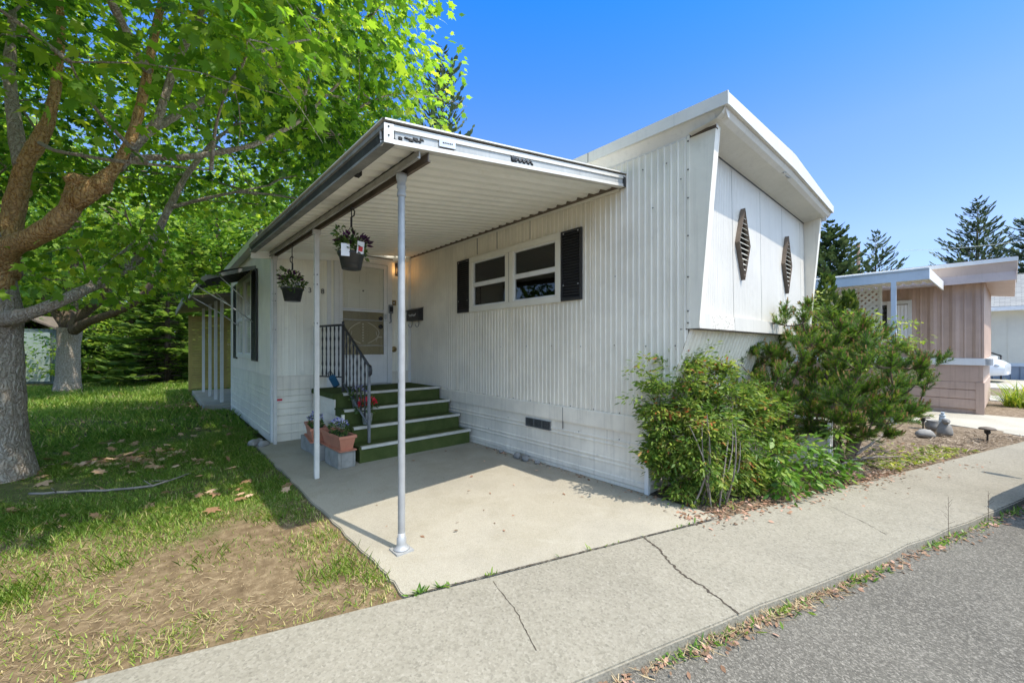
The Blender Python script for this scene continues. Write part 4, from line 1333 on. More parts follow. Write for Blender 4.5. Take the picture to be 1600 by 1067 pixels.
# ------------------------------------------------------------------ shed at the back of the garden
sh = thing('garden_shed', 'pale green garden shed behind the tree trunks', 'shed', (-7.05, 21.2, 0), rad(-30))
mb = MB(); pr = ribs(-.95, .95, .15, .012)
mb.sheet([[(x, -o, 0) for x, o in pr], [(x, -o, 2.05) for x, o in pr]]); pr = ribs(0, 1.8, .15, .012)
mb.sheet([[(.95 + o, y, 0) for y, o in pr], [(.95 + o, y, 2.05) for y, o in pr]]); mb.sheet([[(-.95 - o, y, 0) for y, o in pr], [(-.95 - o, y, 2.05) for y, o in pr]]); mb.box(-.95, .95, 1.79, 1.8, 0, 2.05)
mb.build('wall', M['greenmetal'], sh)
mb = MB(); mb.prism([(-1.1, 2.0), (0, 2.5), (1.1, 2.0), (1.1, 2.07), (0, 2.57), (-1.1, 2.07)], 'y', -.12, 1.95); mb.build('roof', M['brown'], sh)
mb = MB(); mb.box(-.05, .80, -.04, -.016, .08, 1.92); d_ = mb.build('door', M['sheddoor'], sh)
mb = MB(); mb.box(.05, .09, -.07, -.042, .95, 1.12); mb.build('handle', M['black'], d_)

# ------------------------------------------------------------------ the pink neighbour
nb = thing('mobile_home', 'pink ribbed metal mobile home with white trim band next door', 'mobile home', (9.04, -2.2, 0), rad(-3))
mb = MB()
pr, y = [], 0
while y < 11:
    pr += [(y, 0), (y + .05, .020), (y + .10, .020), (y + .15, 0), (y + .23, 0), (y + .25, .008), (y + .27, 0)]; y += .32
mb.sheet([[(-o, yy, 1.13) for yy, o in pr], [(-o, yy, 2.70) for yy, o in pr]])
mb.box(-.02, .012, -.012, .02, 1.13, 2.7)
pf = [(q * .9, o) for q, o in pr if q * .9 < 3.55]
mb.sheet([[(x, -.002 - o, 1.13) for x, o in pf], [(x, -.002 - o, 2.72) for x, o in pf]])
mb.box(0, 3.55, 10.99, 11, 0, 2.7); mb.box(3.54, 3.55, 0, 11, 0, 2.7)
mb.build('wall', M['pink'], nb)
mb = MB()
NSK = [(0, -.02), (.09, -.02), (.10, .012), (.285, .008), (.295, -.006), (.305, .014), (.475, .008), (.487, -.008), (.495, .014), (.63, .010), (.64, -.006), (.65, .0), (.99, .0)]
mb.sheet([[(-o, y, z) for z, o in NSK] for y in (0, 4, 11)]); mb.sheet([[(x, -o, z) for z, o in NSK] for x in (0, 3.55)])
for y in (.62, 1.3, 2.6):
    mb.box(-.006, -.0005, y, y + .008, .655, .985)
mb.box(-.018, .012, -.016, .10, 0, .64)
mb.build('skirting', M['pink'], nb)
mb = MB(); mb.rbox(-.035, -.001, -.10, 11, .99, 1.13, .004); mb.rbox(-.035, 3.6, -.13, -.024, .99, 1.13, .004); mb.build('trim_band', M['white'], nb)
mb = MB(); mb.prism([(-.31, 3.0), (1.7, 3.2), (3.9, 3.0), (3.9, 3.06), (1.7, 3.27), (-.31, 3.07)], 'y', -.42, 11.2, 0)
nr = mb.build('roof', M['brown'], nb)
mb = MB(); mb.box(-.325, -.30, -.43, 11.2, 2.985, 3.063, 0); mb.box(-.30, 3.9, -.435, -.42, 2.985, 3.064, 0)
mb.prism([(-.30, 2.985), (-.285, 2.985), (-.24, 2.80), (-.275, 2.63), (-.29, 2.63), (-.262, 2.80)], 'y', -.42, 11.1, 1)
mb.sheet([[(-.28, -.415, 2.985), (3.88, -.415, 2.985)], [(-.28, -.40, 2.64), (3.88, -.40, 2.64)]], 1)
mb.sheet([[(-.28, -.40, 2.64), (3.88, -.40, 2.64)], [(-.28, 0, 2.69), (3.88, 0, 2.69)]], 1)
mb.sheet([[(-.285, -.40, 2.645), (-.285, 11, 2.645)], [(0, -.2, 2.69), (0, 11, 2.69)]], 1)
mb.build('fascia', [M['white'], M['pinklite']], nr)
mb = MB(); mb.rbox(.28, .95, 3.1, 3.7, 3.05, 3.62, .03); mb.box(.22, 1.0, 3.04, 3.76, 3.60, 3.66); mb.build('roof_vent', M['white'], nr)
# window on the wall under the carport
mb = MB()
for (c, d, e, g) in ((1.02, 1.78, 2.32, 2.40), (1.02, 1.78, 1.50, 1.56), (1.02, 1.08, 1.56, 2.32), (1.72, 1.78, 1.56, 2.32), (1.36, 1.42, 1.56, 2.32), (1.42, 1.72, 1.70, 1.75)):
    mb.box(-.045, 0.0, c, d, e, g)
nw = mb.build('window', M['white'], nb)
mb = MB(); mb.box(-.026, -.022, 1.42, 1.72, 1.56, 2.32); mb.build('pane', M['glass'], nw)
mb = MB(); mb.box(-.020, -.0195, 1.42, 1.72, 1.56, 2.32, 0); mb.build('dark_room', M['dark'], nw)
mb = MB(); rows = [[(-.040 + .004 * math.sin(j * 1.3), 1.08 + .30 * j / 24, z) for j in range(25)] for z in (1.45, 2.30)]; mb.sheet(rows, 0, True); mb.build('curtain', M['label'], nw)
# carport
cp = thing('carport', 'pale blue metal carport roof on thin posts beside the pink home', 'carport', (9.04, -2.2, 0), rad(-3))
mb = MB(); mb.box(-2.57, -2.52, .52, 7.5, 2.525, 2.70, 0); mb.box(-2.585, -2.52, .52, 7.5, 2.70, 2.72, 0); mb.box(-2.52, -.31, .52, .545, 2.53, 2.71, 1); mb.build('fascia', [M['bluewhite'], M['white']], cp)
mb = MB(); pr, y = [], .55
while y < 7.4:
    pr += [(y, 0), (y + .05, 0), (y + .07, .04), (y + .12, .04), (y + .14, 0)]; y += .155
mb.sheet([[(-2.52, yy, 2.62 + o) for yy, o in pr], [(-.32, yy, 2.70 + o) for yy, o in pr]]); mb.build('sheet_roof', M['doorwall'], cp)
for y in (.97, 3.8):
    mb = MB(); mb.rbox(-2.58, -2.51, y - .035, y + .035, -.05, 2.525, .004); mb.build('post', M['bluewhite'], cp)
lt = thing('lattice_panel', 'white diamond lattice panel hung under the carport', 'lattice', (9.04, -2.2, 0), rad(-3))
mb = MB(); Y0, Y1, Z0, Z1 = 1.345, 4.4, 1.05, 2.60
for s in (-1, 1):
    k = -4.0
    while k < 6:
        # strip z - Z0 = s*(y-Y0) + k, clipped to the frame
        pts = []
        for (yy) in (Y0, Y1):
            pts.append((yy, Z0 + s * (yy - Y0) + k))
        (ya, za), (yb, zb) = pts
        def clip(zc): return ya + (zc - za) / (zb - za) * (yb - ya)
        lo, hi = sorted((za, zb))
        if hi > Z0 and lo < Z1:
            if za < Z0: ya, za = clip(Z0), Z0
            elif za > Z1: ya, za = clip(Z1), Z1
            if zb < Z0: yb, zb = ya + (Z0 - za) * s, Z0
            elif zb > Z1: yb, zb = ya + (Z1 - za) * s, Z1
            if yb - ya > .01:
                n_ = Vector((0, -s, 1)).normalized() * .021
                x = -1.3 + .006 * s
                P_ = [Vector((x, ya, za)) - n_, Vector((x, yb, zb)) - n_, Vector((x, yb, zb)) + n_, Vector((x, ya, za)) + n_]
                Q_ = [p + Vector((.008, 0, 0)) for p in P_]
                mb.add(P_ + Q_, [(0, 1, 2, 3), (7, 6, 5, 4), (0, 4, 5, 1), (2, 6, 7, 3)])
        k += .115
mb.build('slats', M['label'], lt)
mb = MB()
for (a, b, c, d) in ((Y0 - .03, Y0 + .012, Z0, Z1 + .02), (Y1, Y1 + .03, Z0, Z1), (Y0, Y1, Z0 - .03, Z0 + .01)):
    mb.box(-1.32, -1.28, a, b, c, d)
mb.build('frame', M['white'], lt)

slab('driveway', [(9.04 - .01 + x * .9986 + y * .0523, -2.2 - x * .0523 + y * .9986) for x, y in ((-2.46, -.50), (0.1, -.52), (.1, 9), (-1.9, 9), (-1.95, .38))], -.12, -.004, M['slab'], .01)
mb = MB(); mb.add([(9.0, -5.2, -.03), (40, -14, -.03), (40, 20, -.03), (10.4, 6, -.03)], [(0, 1, 2, 3)]); struct(mb.build('side_yard', M['mulch']))
slab('far_driveway', [(17.5, -5.5), (23.4, -7.3), (24.2, 6), (18.4, 6)], -.12, -.005, M['slab'], .01)
slab('garden_path', [(12.6, -4.0), (14.2, -4.5), (15.0, 3), (13.4, 3)], -.12, -.01, M['slab'], .01)

# ------------------------------------------------------------------ the beige house beyond
h3 = thing('house', 'beige house with grey shingle roof and blue grey skirting beyond the pink home', 'house', (24.2, -3.6, 0), rad(-3))
mb = MB(); mb.box(0, 7, -4.5, 12, .55, 3.05, 0)
for y in (-3.3, -2.1, -.9, .35, .8, 1.6, 2.8, 4):
    mb.box(-.014, 0, y, y + .03, .56, 3.0, 0)
mb.build('wall', M['beige'], h3)
mb = MB(); pr = ribs(-4.5, 12, .25, .03); mb.sheet([[(-o, y, -.05) for y, o in pr], [(-o, y, .55) for y, o in pr]]); mb.box(-.03, .01, -4.5, 12, .54, .68, 1); mb.box(0, 7, -4.5, -4.49, -.05, .55); mb.build('skirting', [M['bluegrey'], M['bluewhite']], h3)
t = NT('grey_shingle'); br = t.n('ShaderNodeTexBrick'); br.inputs['Scale'].default_value = 1.0; br.inputs['Brick Width'].default_value = .3; br.inputs['Row Height'].default_value = .14; br.inputs['Mortar Size'].default_value = .006
br.inputs['Color1'].default_value = (.20, .20, .19, 1); br.inputs['Color2'].default_value = (.27, .27, .25, 1); br.inputs['Mortar'].default_value = (.08, .08, .08, 1)
mp = t.n('ShaderNodeMapping'); mp.inputs['Rotation'].default_value = (0, 0, PI / 2); t.l(t.co(), mp.inputs['Vector']); t.l(mp.outputs[0], br.inputs['Vector']); M['shingle'] = t.done(t.pbr(br.outputs['Color'], .95))
mb = MB(); mb.prism([(-.45, 3.0), (3.5, 4.75), (7.45, 3.0), (7.45, 3.12), (3.5, 4.87), (-.45, 3.12)], 'y', -5, 12.4); h3r = mb.build('roof', M['shingle'], h3)
mb = MB(); mb.box(-.50, -.452, -5, 12.4, 2.93, 3.10); mb.box(-.45, 0, -5, 12.4, 2.985, 2.998); mb.build('gutter', M['white'], h3r)
mb = MB(); pr, y = [], 1.2
while y < 4: pr += [(y, 0), (y + .3, .14)]; y += .6
mb.sheet([[(-.46, yy, 2.72 + o) for yy, o in pr], [(-2.0, yy, 2.60 + o) for yy, o in pr]]); mb.build('porch_cover', M['doorwall'], h3)
mb = MB(); mb.box(-.05, 0, -1.7, -.75, 1.35, 2.62, 0); w3 = mb.build('window', M['white'], h3)
mb = MB(); mb.box(-.056, -.051, -1.62, -.83, 1.43, 2.54); mb.build('blind', M['bluewhite'], w3)
mb = MB(); mb.tube([(-.7, .55, 0), (-.7, .55, 1.0)], .03, 6); mb.tube([(-.7, .55, 1.0), (-1.3, 1.6, 1.5)], .03, 6); mb.build('stair_rail', M['blackmetal'], h3)

# ------------------------------------------------------------------ cars
glass_dark = paint('car_glass', (.02, .024, .028), .1, .08)
def car(label, loc, rz, pm):
    root = thing('parked_car', label, 'car', loc, rz)     # nose towards +y
    L, Wd = 4.55, .88
    def prof(v):   # v 0 rear .. 1 nose : shoulder half width, sill z, belt z
        w = Wd * (1 - .16 * max(0, (v - .86) / .14) ** 2 - .12 * max(0, (.10 - v) / .10) ** 2)
        belt = .93 - .10 * max(0, (v - .62) / .38) - .14 * max(0, (v - .93) / .07) ** 2 - .08 * max(0, (.05 - v) / .05) ** 2
        return w, .24 + .06 * max(0, (v - .9) / .1) + .06 * max(0, (.1 - v) / .1), belt
    rows = []
    for i in range(25):
        v = i / 24; w, s, b = prof(v); y = (v - .5) * L
        half = [(w * .90, s), (w * .99, s + .10), (w, .55), (w * .985, b - .10), (w * .93, b - .02), (w * .80, b + .02), (w * .45, b + .045), (0, b + .055)]
        rows.append([(x, y, z) for x, z in half] + [(-x, y, z) for x, z in half[-2::-1]])
    m = MB(); m.sheet(rows, 0, True)
    for e in (0, 24):
        n = len(rows[0]); m.add(rows[e], [tuple(range(n))], 0)
    body = m.build('body', pm, root)
    m = MB()    # cabin
    st = [(-2.0, .92, .70), (-1.75, 1.22, .60), (-1.2, 1.43, .56), (-.3, 1.48, .57), (.35, 1.42, .58), (.85, 1.18, .64), (1.30, .90, .72)]
    rows = []
    for y, z, w in st:
        rows.append([(w + .10, y, .90), (w + .06, y, min(z, .98)), (w * .97, y, max(.90, z - .07)), (w * .75, y, z), (0, y, z + .015), (-w * .75, y, z), (-w * .97, y, max(.90, z - .07)), (-w - .06, y, min(z, .98)), (-w - .10, y, .90)])
    m.sheet(rows, 0, True); cab = m.build('cabin', pm, root)
    for s in (-1, 1):
        for (ya, yb) in ((-1.55, -.62), (-.54, .42)):
            m = MB(); m.add([(s * .675, ya, 1.0), (s * .675, yb, 1.0), (s * .60, yb - (.0 if yb < 0 else .12), 1.36), (s * .60, ya + (.22 if ya < -1 else 0), 1.36)], [(0, 1, 2, 3)])
            m.build('side_window', glass_dark, cab)
    m = MB(); m.add([(-.62, 1.20, .985), (.62, 1.20, .985), (.52, .46, 1.40), (-.52, .46, 1.40)], [(0, 1, 2, 3)]); m.build('windscreen', glass_dark, cab)
    for s in (-1, 1):
        m = MB(); m.blob((s * .70, 2.07, .66), (.14, .10, .075), 2, 0, .03); m.build('headlight', M['headlamp'], root)
        m = MB(); m.blob((s * .72, -2.16, .75), (.10, .07, .09), 2, 0, .03); m.build('tail_light', M['red'], root)
        m = MB(); m.blob((s * 1.0, .62, 1.02), (.12, .05, .08), 2, 0, .05); m.tube([(s * .86, .62, .97), (s * .95, .62, 1.0)], .02, 6); m.build('mirror', pm, root)
        for y in (-1.38, 1.42):
            m = MB()
            m.lathe([(.20, -.10), (.31, -.10), (.325, -.07), (.325, .07), (.31, .10), (.20, .10)], 28, (0, 0, 0), 0)
            wl = m.build('wheel', M['tyre'], root, Matrix.Translation((s * .80, y, .325)) @ Matrix.Rotation(PI / 2, 4, 'Y'))
            m = MB(); m.lathe([(0, -.108), (.05, -.108), (.06, -.09), (.17, -.085), (.20, -.104), (.20, .104), (.17, .085), (.06, .09), (.05, .108), (0, .108)], 20, (0, 0, 0), 0)
            m.build('rim', M['alu'], wl, Matrix.Translation((s * .80, y, .325)) @ Matrix.Rotation(PI / 2, 4, 'Y'))
            m = MB(); m.lathe([(0, -.06), (.375, -.06), (.375, .06), (0, .06)], 24, (0, 0, 0), 0, cap=False)
            m.build('wheel_arch', M['dark'], body, Matrix.Translation((s * .835, y, .345)) @ Matrix.Rotation(PI / 2, 4, 'Y'))
    m = MB(); m.rbox(-.5, .5, 2.20, 2.27, .42, .60, .02); m.build('grille', M['black'], root)
    m = MB(); m.box(-.26, .26, 2.272, 2.28, .30, .41); m.build('number_plate', M['label'], root)
    return root
def carpaint(name, col):
    t = NT(name); p = t.pbr(col, .32); p.inputs['Coat Weight'].default_value = .6; p.inputs['Coat Roughness'].default_value = .05
    return t.done(p)
car('white parked car with its nose showing past the pink home', (21.75, -.85, -.005), rad(180 - 9), carpaint('white_car_paint', (.72, .74, .74)))
car('dark grey car parked along the road edge', (3.70, -3.77, -.05), rad(90 - 17.3), carpaint('grey_car_paint', (.06, .065, .07)))

# ------------------------------------------------------------------ pole and wires
pz = at(1341, 543, 30)
mb = MB(); mb.tube([(0, 0, -.2), (0, 0, 4), (0, 0, 9.2)], [.16, .14, .11], 10); po = mb.build('utility_pole', M['polewood']); po.location = (pz.x, pz.y, 0)
tag(po, 'brown wooden utility pole between the bushy cedar and the far pine', 'utility pole')
for lab, a, b in (('upper thin power line crossing the tall fir', at(1400, 392, 60), at(1720, 362, 30)), ('lower thin power line beside the pink roof corner', at(1490, 430, 50), at(1720, 413, 30))):
    mb = MB(); mid = [a.lerp(b, k / 10) - Vector((0, 0, .35 * math.sin(PI * k / 10))) for k in range(11)]
    mb.tube(mid, .022, 5); tag(mb.build('power_line', M['doorwall']), lab, 'power line')

# ------------------------------------------------------------------ garden lights and ornaments
def light(label, x, y):
    r_ = thing('garden_light', label, 'garden light', (x, y, 0), 0, 'solar garden lights in the bed')
    m = MB(); m.lathe([(0, -.12), (.008, -.02), (.011, 0), (.011, .10), (.030, .115), (.034, .15), (.030, .155)], 12); m.build('stake', M['black'], r_)
    m = MB(); m.lathe([(.02, .155), (.030, .156), (.028, .172), (.02, .173)], 12); m.build('lens', M['headlamp'], r_)
    m = MB(); m.lathe([(.0, .172), (.085, .170), (.092, .178), (.075, .196), (.03, .208), (0, .209)], 16); m.build('cap', M['brown'], r_)
light('mushroom shaped solar light at the pavement edge of the bed', 5.56, -2.16)
light('mushroom shaped solar light behind the ornament near the drive', 6.28, -1.48)
gn = thing('garden_ornament', 'small grey stone garden ornament with pale blue upright back', 'garden ornament', (5.70, -1.74, 0), rad(20))
mb = MB(); mb.lathe([(.0, 0), (.085, .005), (.092, .05), (.080, .12), (.055, .18), (.035, .22), (.015, .24), (0, .242)], 16); mb.blob((-.05, .0, .225), (.05, .045, .05), 2, 0, .12); mb.blob((-.095, 0, .215), (.03, .02, .02), 2, 0, .1); mb.build('body', M['rock'], gn)
mb = MB()
for (z, x_, r_) in ((.10, .075, .035), (.15, .085, .042), (.20, .085, .045), (.25, .08, .042), (.295, .07, .034), (.33, .06, .022)):
    mb.blob((x_, 0, z), (r_ * .6, r_, r_ * .9), 2, 0, .25)
mb.build('back', M['bluewhite'], gn)
pt = thing('stone_pot', 'small dark stone pot beside the garden ornament', 'pot', (6.02, -1.60, 0))
mb = MB(); mb.lathe([(.05, 0), (.085, .04), (.095, .10), (.07, .15), (.085, .175), (.075, .176), (.05, .14), (0, .13)], 18); mb.build('pot', M['rock'], pt)
# ------------------------------------------------------------------ trees
def curve_pts(a, b, sag=0, n=6, wob=.05):
    out = []
    L = (b - a).length
    off = Vector((random.uniform(-1, 1), random.uniform(-1, 1), random.uniform(-.5, .5))) * L * wob
    for i in range(n + 1):
        u = i / n
        p = a.lerp(b, u)
        p += off * math.sin(PI * u) + Vector((0, 0, sag * L * math.sin(PI * u)))
        out.append(p)
    return out

def crown_from(root, skeleton, clusters, crad, nleaf, lsize, mat, barkm, tv, tf, flat=.5, twig=.012, name='crown', up=1.0, tilt=.55, branch_to=None):
    """branches reach from the limbs to every leaf cluster; leaves hang round their ends"""
    base = root.location.copy()
    T = Matrix.Translation(-base)
    nodes = [Vector(p) for p in skeleton]
    m = MB()
    order = sorted(clusters, key=lambda c: min((c - n).length for n in nodes))
    if branch_to is None: branch_to = len(order)
    for c in order[:branch_to]:
        nn = min(nodes, key=lambda n: (c - n).length + (.6 if n.z > c.z else 0))
        L = (c - nn).length
        if L > .15:
            pts = curve_pts(nn, c, .06, 5, .10)
            r0 = twig * (1 + L * 1.1)
            m.tube(pts, [r0 * (1 - .75 * i / 5) for i in range(6)], 5, 0, cap=False)
            nodes += [pts[3], pts[5]]
        for _ in range(2):
            e = c + Vector((random.gauss(0, 1), random.gauss(0, 1), random.gauss(0, .5))) * crad * .7
            m.tube(curve_pts(c, e, .05, 3, .1), [twig * .6, twig * .5, twig * .35, twig * .2], 4, 0, cap=False)
    m.build('branches', barkm, root, T)
    C_ = np.array([tuple(c - base) for c in clusters])
    n = len(C_) * nleaf
    ci = np.repeat(np.arange(len(C_)), nleaf)
    d = RNG.normal(0, 1, (n, 3)) * np.array([1, 1, flat])
    rr = np.linalg.norm(d, axis=1, keepdims=True)
    d = d / rr * np.minimum(rr, 2.1)
    scale = RNG.uniform(.7, 1.3, len(C_))[ci]
    pos = C_[ci] + d * crad * .55 * scale[:, None]
    out = unit(pos - np.array([C_[:, 0].mean(), C_[:, 1].mean(), C_[:, 2].mean()]))
    yd = unit(d * np.array([1, 1, .2]) + out * .5 + RNG.normal(0, .45, (n, 3)) + np.array([0, 0, -.30]))
    nz = unit(np.array([0, 0, up]) + RNG.normal(0, tilt, (n, 3)) + out * .35)
    tint = np.clip(RNG.normal(.44, .22, n) + RNG.normal(0, .18, len(C_))[ci], 0, 1)
    sz_ = RNG.uniform(.5, 1.3, n) * lsize
    return instanced(name, tv, tf, pos, frames(yd, nz), np.stack([sz_ * RNG.uniform(.62, 1.12, n), sz_, sz_ * RNG.uniform(.3, 2.2, n)], 1), tint, mat, root)

def resample(pts, rs, step):
    out, ro = [Vector(pts[0])], [rs[0]]
    for i in range(len(pts) - 1):
        a, b = Vector(pts[i]), Vector(pts[i + 1]); k = max(1, int((b - a).length / step))
        for j in range(1, k + 1):
            out.append(a.lerp(b, j / k)); ro.append(rs[i] + (rs[i + 1] - rs[i]) * j / k)
    # smooth a little
    for _ in range(2):
        out = [out[0]] + [(out[i - 1] + out[i] * 2 + out[i + 1]) / 4 for i in range(1, len(out) - 1)] + [out[-1]]
    return out, ro

# --- the big maple at the left
TB = at(-14, 745, 4.1); TB.z = -.05
maple = thing('maple_tree', 'big maple tree with thick grey trunk and orange brown limbs by the porch', 'tree', tuple(TB), 0, 'maples on the lawn')
T0 = Matrix.Translation(-TB)
m = MB()
def trunk_tube(m, pts, rs, n=20, amp=.05, mi=0):
    P, R = resample(pts, rs, .12)
    rows, up = [], Vector((1, 0, 0))
    for i, p in enumerate(P):
        t_ = (P[min(i + 1, len(P) - 1)] - P[max(i - 1, 0)]).normalized()
        u = (up - t_ * up.dot(t_)).normalized(); w = t_.cross(u); up = u
        rows.append([p + (u * math.cos(2 * PI * k / n) + w * math.sin(2 * PI * k / n)) * R[i] * (1 + amp * math.sin(5 * 2 * PI * k / n + i * .35) * .6 + random.uniform(-amp, amp) * .5) for k in range(n)])
    m.sheet(rows, mi, True, closed=True)
    return P
skel = []
fork = at(-16, 492, 4.1)
trunk_pts = [TB, at(-14, 725, 4.1), at(-14, 690, 4.1), at(-14, 600, 4.1), at(-14, 530, 4.1), fork, at(-10, 430, 4.1)]
trunk_tube(m, trunk_pts, [.34, .285, .25, .225, .215, .235, .15], 28, .05)
m.build('trunk', M['bark'], maple, T0)
m = MB()
limbs = [
    ([at(-6, 500, 4.05), at(38, 494, 4.0), at(84, 476, 4.05), at(126, 456, 4.3), at(170, 436, 4.8), at(212, 411, 5.2), at(238, 380, 5.4), at(264, 325, 5.6), at(292, 272, 5.8), at(330, 225, 6.0), at(372, 190, 6.3)], [.10, .062, .055, .052, .05, .049, .046, .042, .036, .028, .014], 0),
    ([at(-6, 430, 4.1), at(4, 388, 4.0), at(42, 376, 3.9), at(84, 355, 3.85), at(110, 330, 3.85), at(124, 296, 3.9), at(126, 276, 3.9)], [.14, .105, .092, .088, .086, .084, .076], 1),
    ([at(112, 318, 3.85), at(140, 300, 3.9), at(166, 285, 3.95), at(182, 262, 4.0), at(202, 226, 4.0), at(216, 182, 4.05), at(228, 130, 4.1), at(240, 60, 4.2), at(256, -10, 4.3), at(268, -80, 4.4)], [.09, .085, .075, .052, .045, .042, .04, .036, .03, .022], 1),
    ([at(-4, 430, 4.1), at(8, 372, 4.3), at(26, 318, 4.3), at(34, 262, 4.2), at(52, 232, 4.2), at(72, 205, 4.25), at(86, 150, 4.3), at(96, 60, 4.4), at(90, -60, 4.5)], [.15, .11, .085, .07, .065, .06, .042, .036, .02], 1),
    ([at(-4, 430, 4.1), at(-40, 340, 4.2), at(-70, 230, 4.3), at(-60, 80, 4.4), at(-90, -60, 4.5)], [.18, .14, .11, .08, .04], 0),
    ([at(34, 262, 4.2), at(24, 200, 4.3), at(14, 120, 4.4), at(20, 20, 4.5)], [.07, .06, .05, .03], 0),
    ([at(182, 262, 4.0), at(212, 226, 4.2), at(246, 192, 4.3), at(276, 92, 4.4), at(308, 40, 4.4), at(330, -30, 4.5)], [.05, .046, .04, .036, .03, .02], 0),
    ([at(176, 270, 4.0), at(200, 246, 4.1), at(292, 247, 4.2), at(394, 229, 4.4), at(470, 190, 4.6), at(540, 120, 4.6)], [.035, .030, .028, .024, .02, .012], 0),
    ([at(62, 224, 4.2), at(86, 236, 3.6), at(180, 252, 3.4), at(330, 266, 3.6)], [.02, .016, .014, .006], 0),
    ([at(202, 226, 4.0), at(260, 190, 4.5), at(330, 150, 4.9), at(420, 110, 5.2), at(520, 60, 5.2)], [.04, .036, .03, .024, .012], 0),
    ([at(264, 325, 5.6), at(330, 308, 5.7), at(420, 290, 6.0)], [.03, .024, .01], 0),
    ([at(230, 110, 4.1), at(190, 40, 3.5), at(150, -60, 2.9), at(140, -200, 2.5)], [.04, .035, .03, .02], 0),
    ([at(256, -10, 4.3), at(380, -40, 4.2), at(520, -60, 4.2)], [.035, .03, .015], 0),
]
for pts, rs, mi in limbs:
    P, R = resample(pts, rs, .10)
    m.tube(P, [q * random.uniform(.90, 1.10) for q in R], 12, mi, True, True, .07)
    skel += P[2:]
for c, r in ((at(124, 284, 3.88), .10), (at(160, 290, 3.93), .09), (at(30, 300, 4.3), .09), (at(-8, 440, 4.08), .16)):
    m.blob(c, (r, r, r * .8), 2, 1, .12)
m.build('limbs', [M['bark'], M['limb']], maple, T0)

EC = Vector((-4.7, 4.6, 4.75)); ER = Vector((4.2, 4.3, 2.5))
cl = []
tries = 0
while len(cl) < 372 and tries < 90000:
    tries += 1
    d = Vector((random.uniform(-1, 1), random.uniform(-1, 1), random.uniform(-1, 1)))
    if not (.60 if d.z < .1 else .40) < d.length < 1: continue
    if random.random() > .35 + .65 * d.length ** 2: continue
    c = Vector((EC.x + d.x * ER.x, EC.y + d.y * ER.y, EC.z + d.z * ER.z))
    hr = math.hypot(c.x - TB.x, c.y - TB.y)
    if c.z < (3.95 if hr < 2.9 else 2.85 if c.y < 5.2 else 3.7) + (.3 if c.x > -3.3 else 0): continue      # hollow round the limbs
    if c.y + .475 * c.z - (2.05 + .35 * (c.x - .094 * c.z + 2.85)) < .75: continue      # the lawn in front stays in the sun
    if (c - CAM).length < 2.6 : continue
    if c.x > -2.7 and c.z < 3.6: continue
    if any((c - q).length < .37 for q in cl): continue
    cl.append(c)
low = [at(150, 425, 4.4), at(185, 400, 4.8), at(215, 372, 5.0), at(240, 430, 5.6)]
crown_from(maple, skel, cl + low, .60, 165, .104, M['maple'], M['bark'], MAPLE_V, MAPLE_F, .45, .0095)

# --- the second maple
B2 = at(105, 612, 12.2); B2.z = -.05
m2 = thing('maple_tree', 'second maple with dark forked trunk farther back on the lawn', 'tree', tuple(B2), 0, 'maples on the lawn')
m = MB()
trunk_tube(m, [B2, at(106, 590, 12.2), at(108, 540, 12.2), at(110, 512, 12.2)], [.34, .27, .25, .28], 20, .05)
m.build('trunk', M['bark'], m2, Matrix.Translation(-B2))
m = MB(); sk2 = []
for pts, rs in (([at(108, 520, 12.2), at(135, 503, 11.9), at(170, 492, 11.6), at(205, 478, 11.4), at(228, 458, 11.3), at(250, 420, 11.2), at(262, 370, 11.2)], [.17, .12, .10, .09, .08, .06, .03]),
                ([at(110, 515, 12.2), at(128, 490, 12.0), at(160, 470, 12), at(180, 440, 12), at(186, 380, 12)], [.15, .12, .10, .08, .04]),
                ([at(106, 515, 12.2), at(95, 495, 12.3), at(70, 470, 12.3), at(40, 420, 12.4), at(20, 340, 12.6)], [.16, .13, .10, .08, .04]),
                ([at(108, 515, 12.2), at(110, 440, 12.6), at(120, 330, 13), at(130, 230, 13)], [.22, .16, .12, .05])):
    P, R = resample(pts, rs, .25); m.tube(P, R, 10, 0, True, True, .05); sk2 += P[1:]
m.build('limbs', M['bark2'], m2, Matrix.Translation(-B2))
def ellipsoid_clusters(c, r, n, inner=.4, zmin=-9, sep=.5, power=2):
    out = []; k = 0
    while len(out) < n and k < n * 200:
        k += 1
        d = Vector((random.uniform(-1, 1), random.uniform(-1, 1), random.uniform(-1, 1)))
        if not inner < d.length < 1 or random.random() > .3 + .7 * d.length ** power: continue
        p = Vector((c[0] + d.x * r[0], c[1] + d.y * r[1], c[2] + d.z * r[2]))
        if p.z < zmin or any((p - q).length < sep for q in out): continue
        out.append(p)
    return out
c2 = ellipsoid_clusters((B2.x - 1.2, B2.y - 1.5, 5.0), (3.3, 3.1, 2.7), 110, .4, 2.5, .6)
crown_from(m2, sk2, c2, .85, 80, .18, M['maple_far'], M['bark2'], MAPLE_V, MAPLE_F, .45, .016)

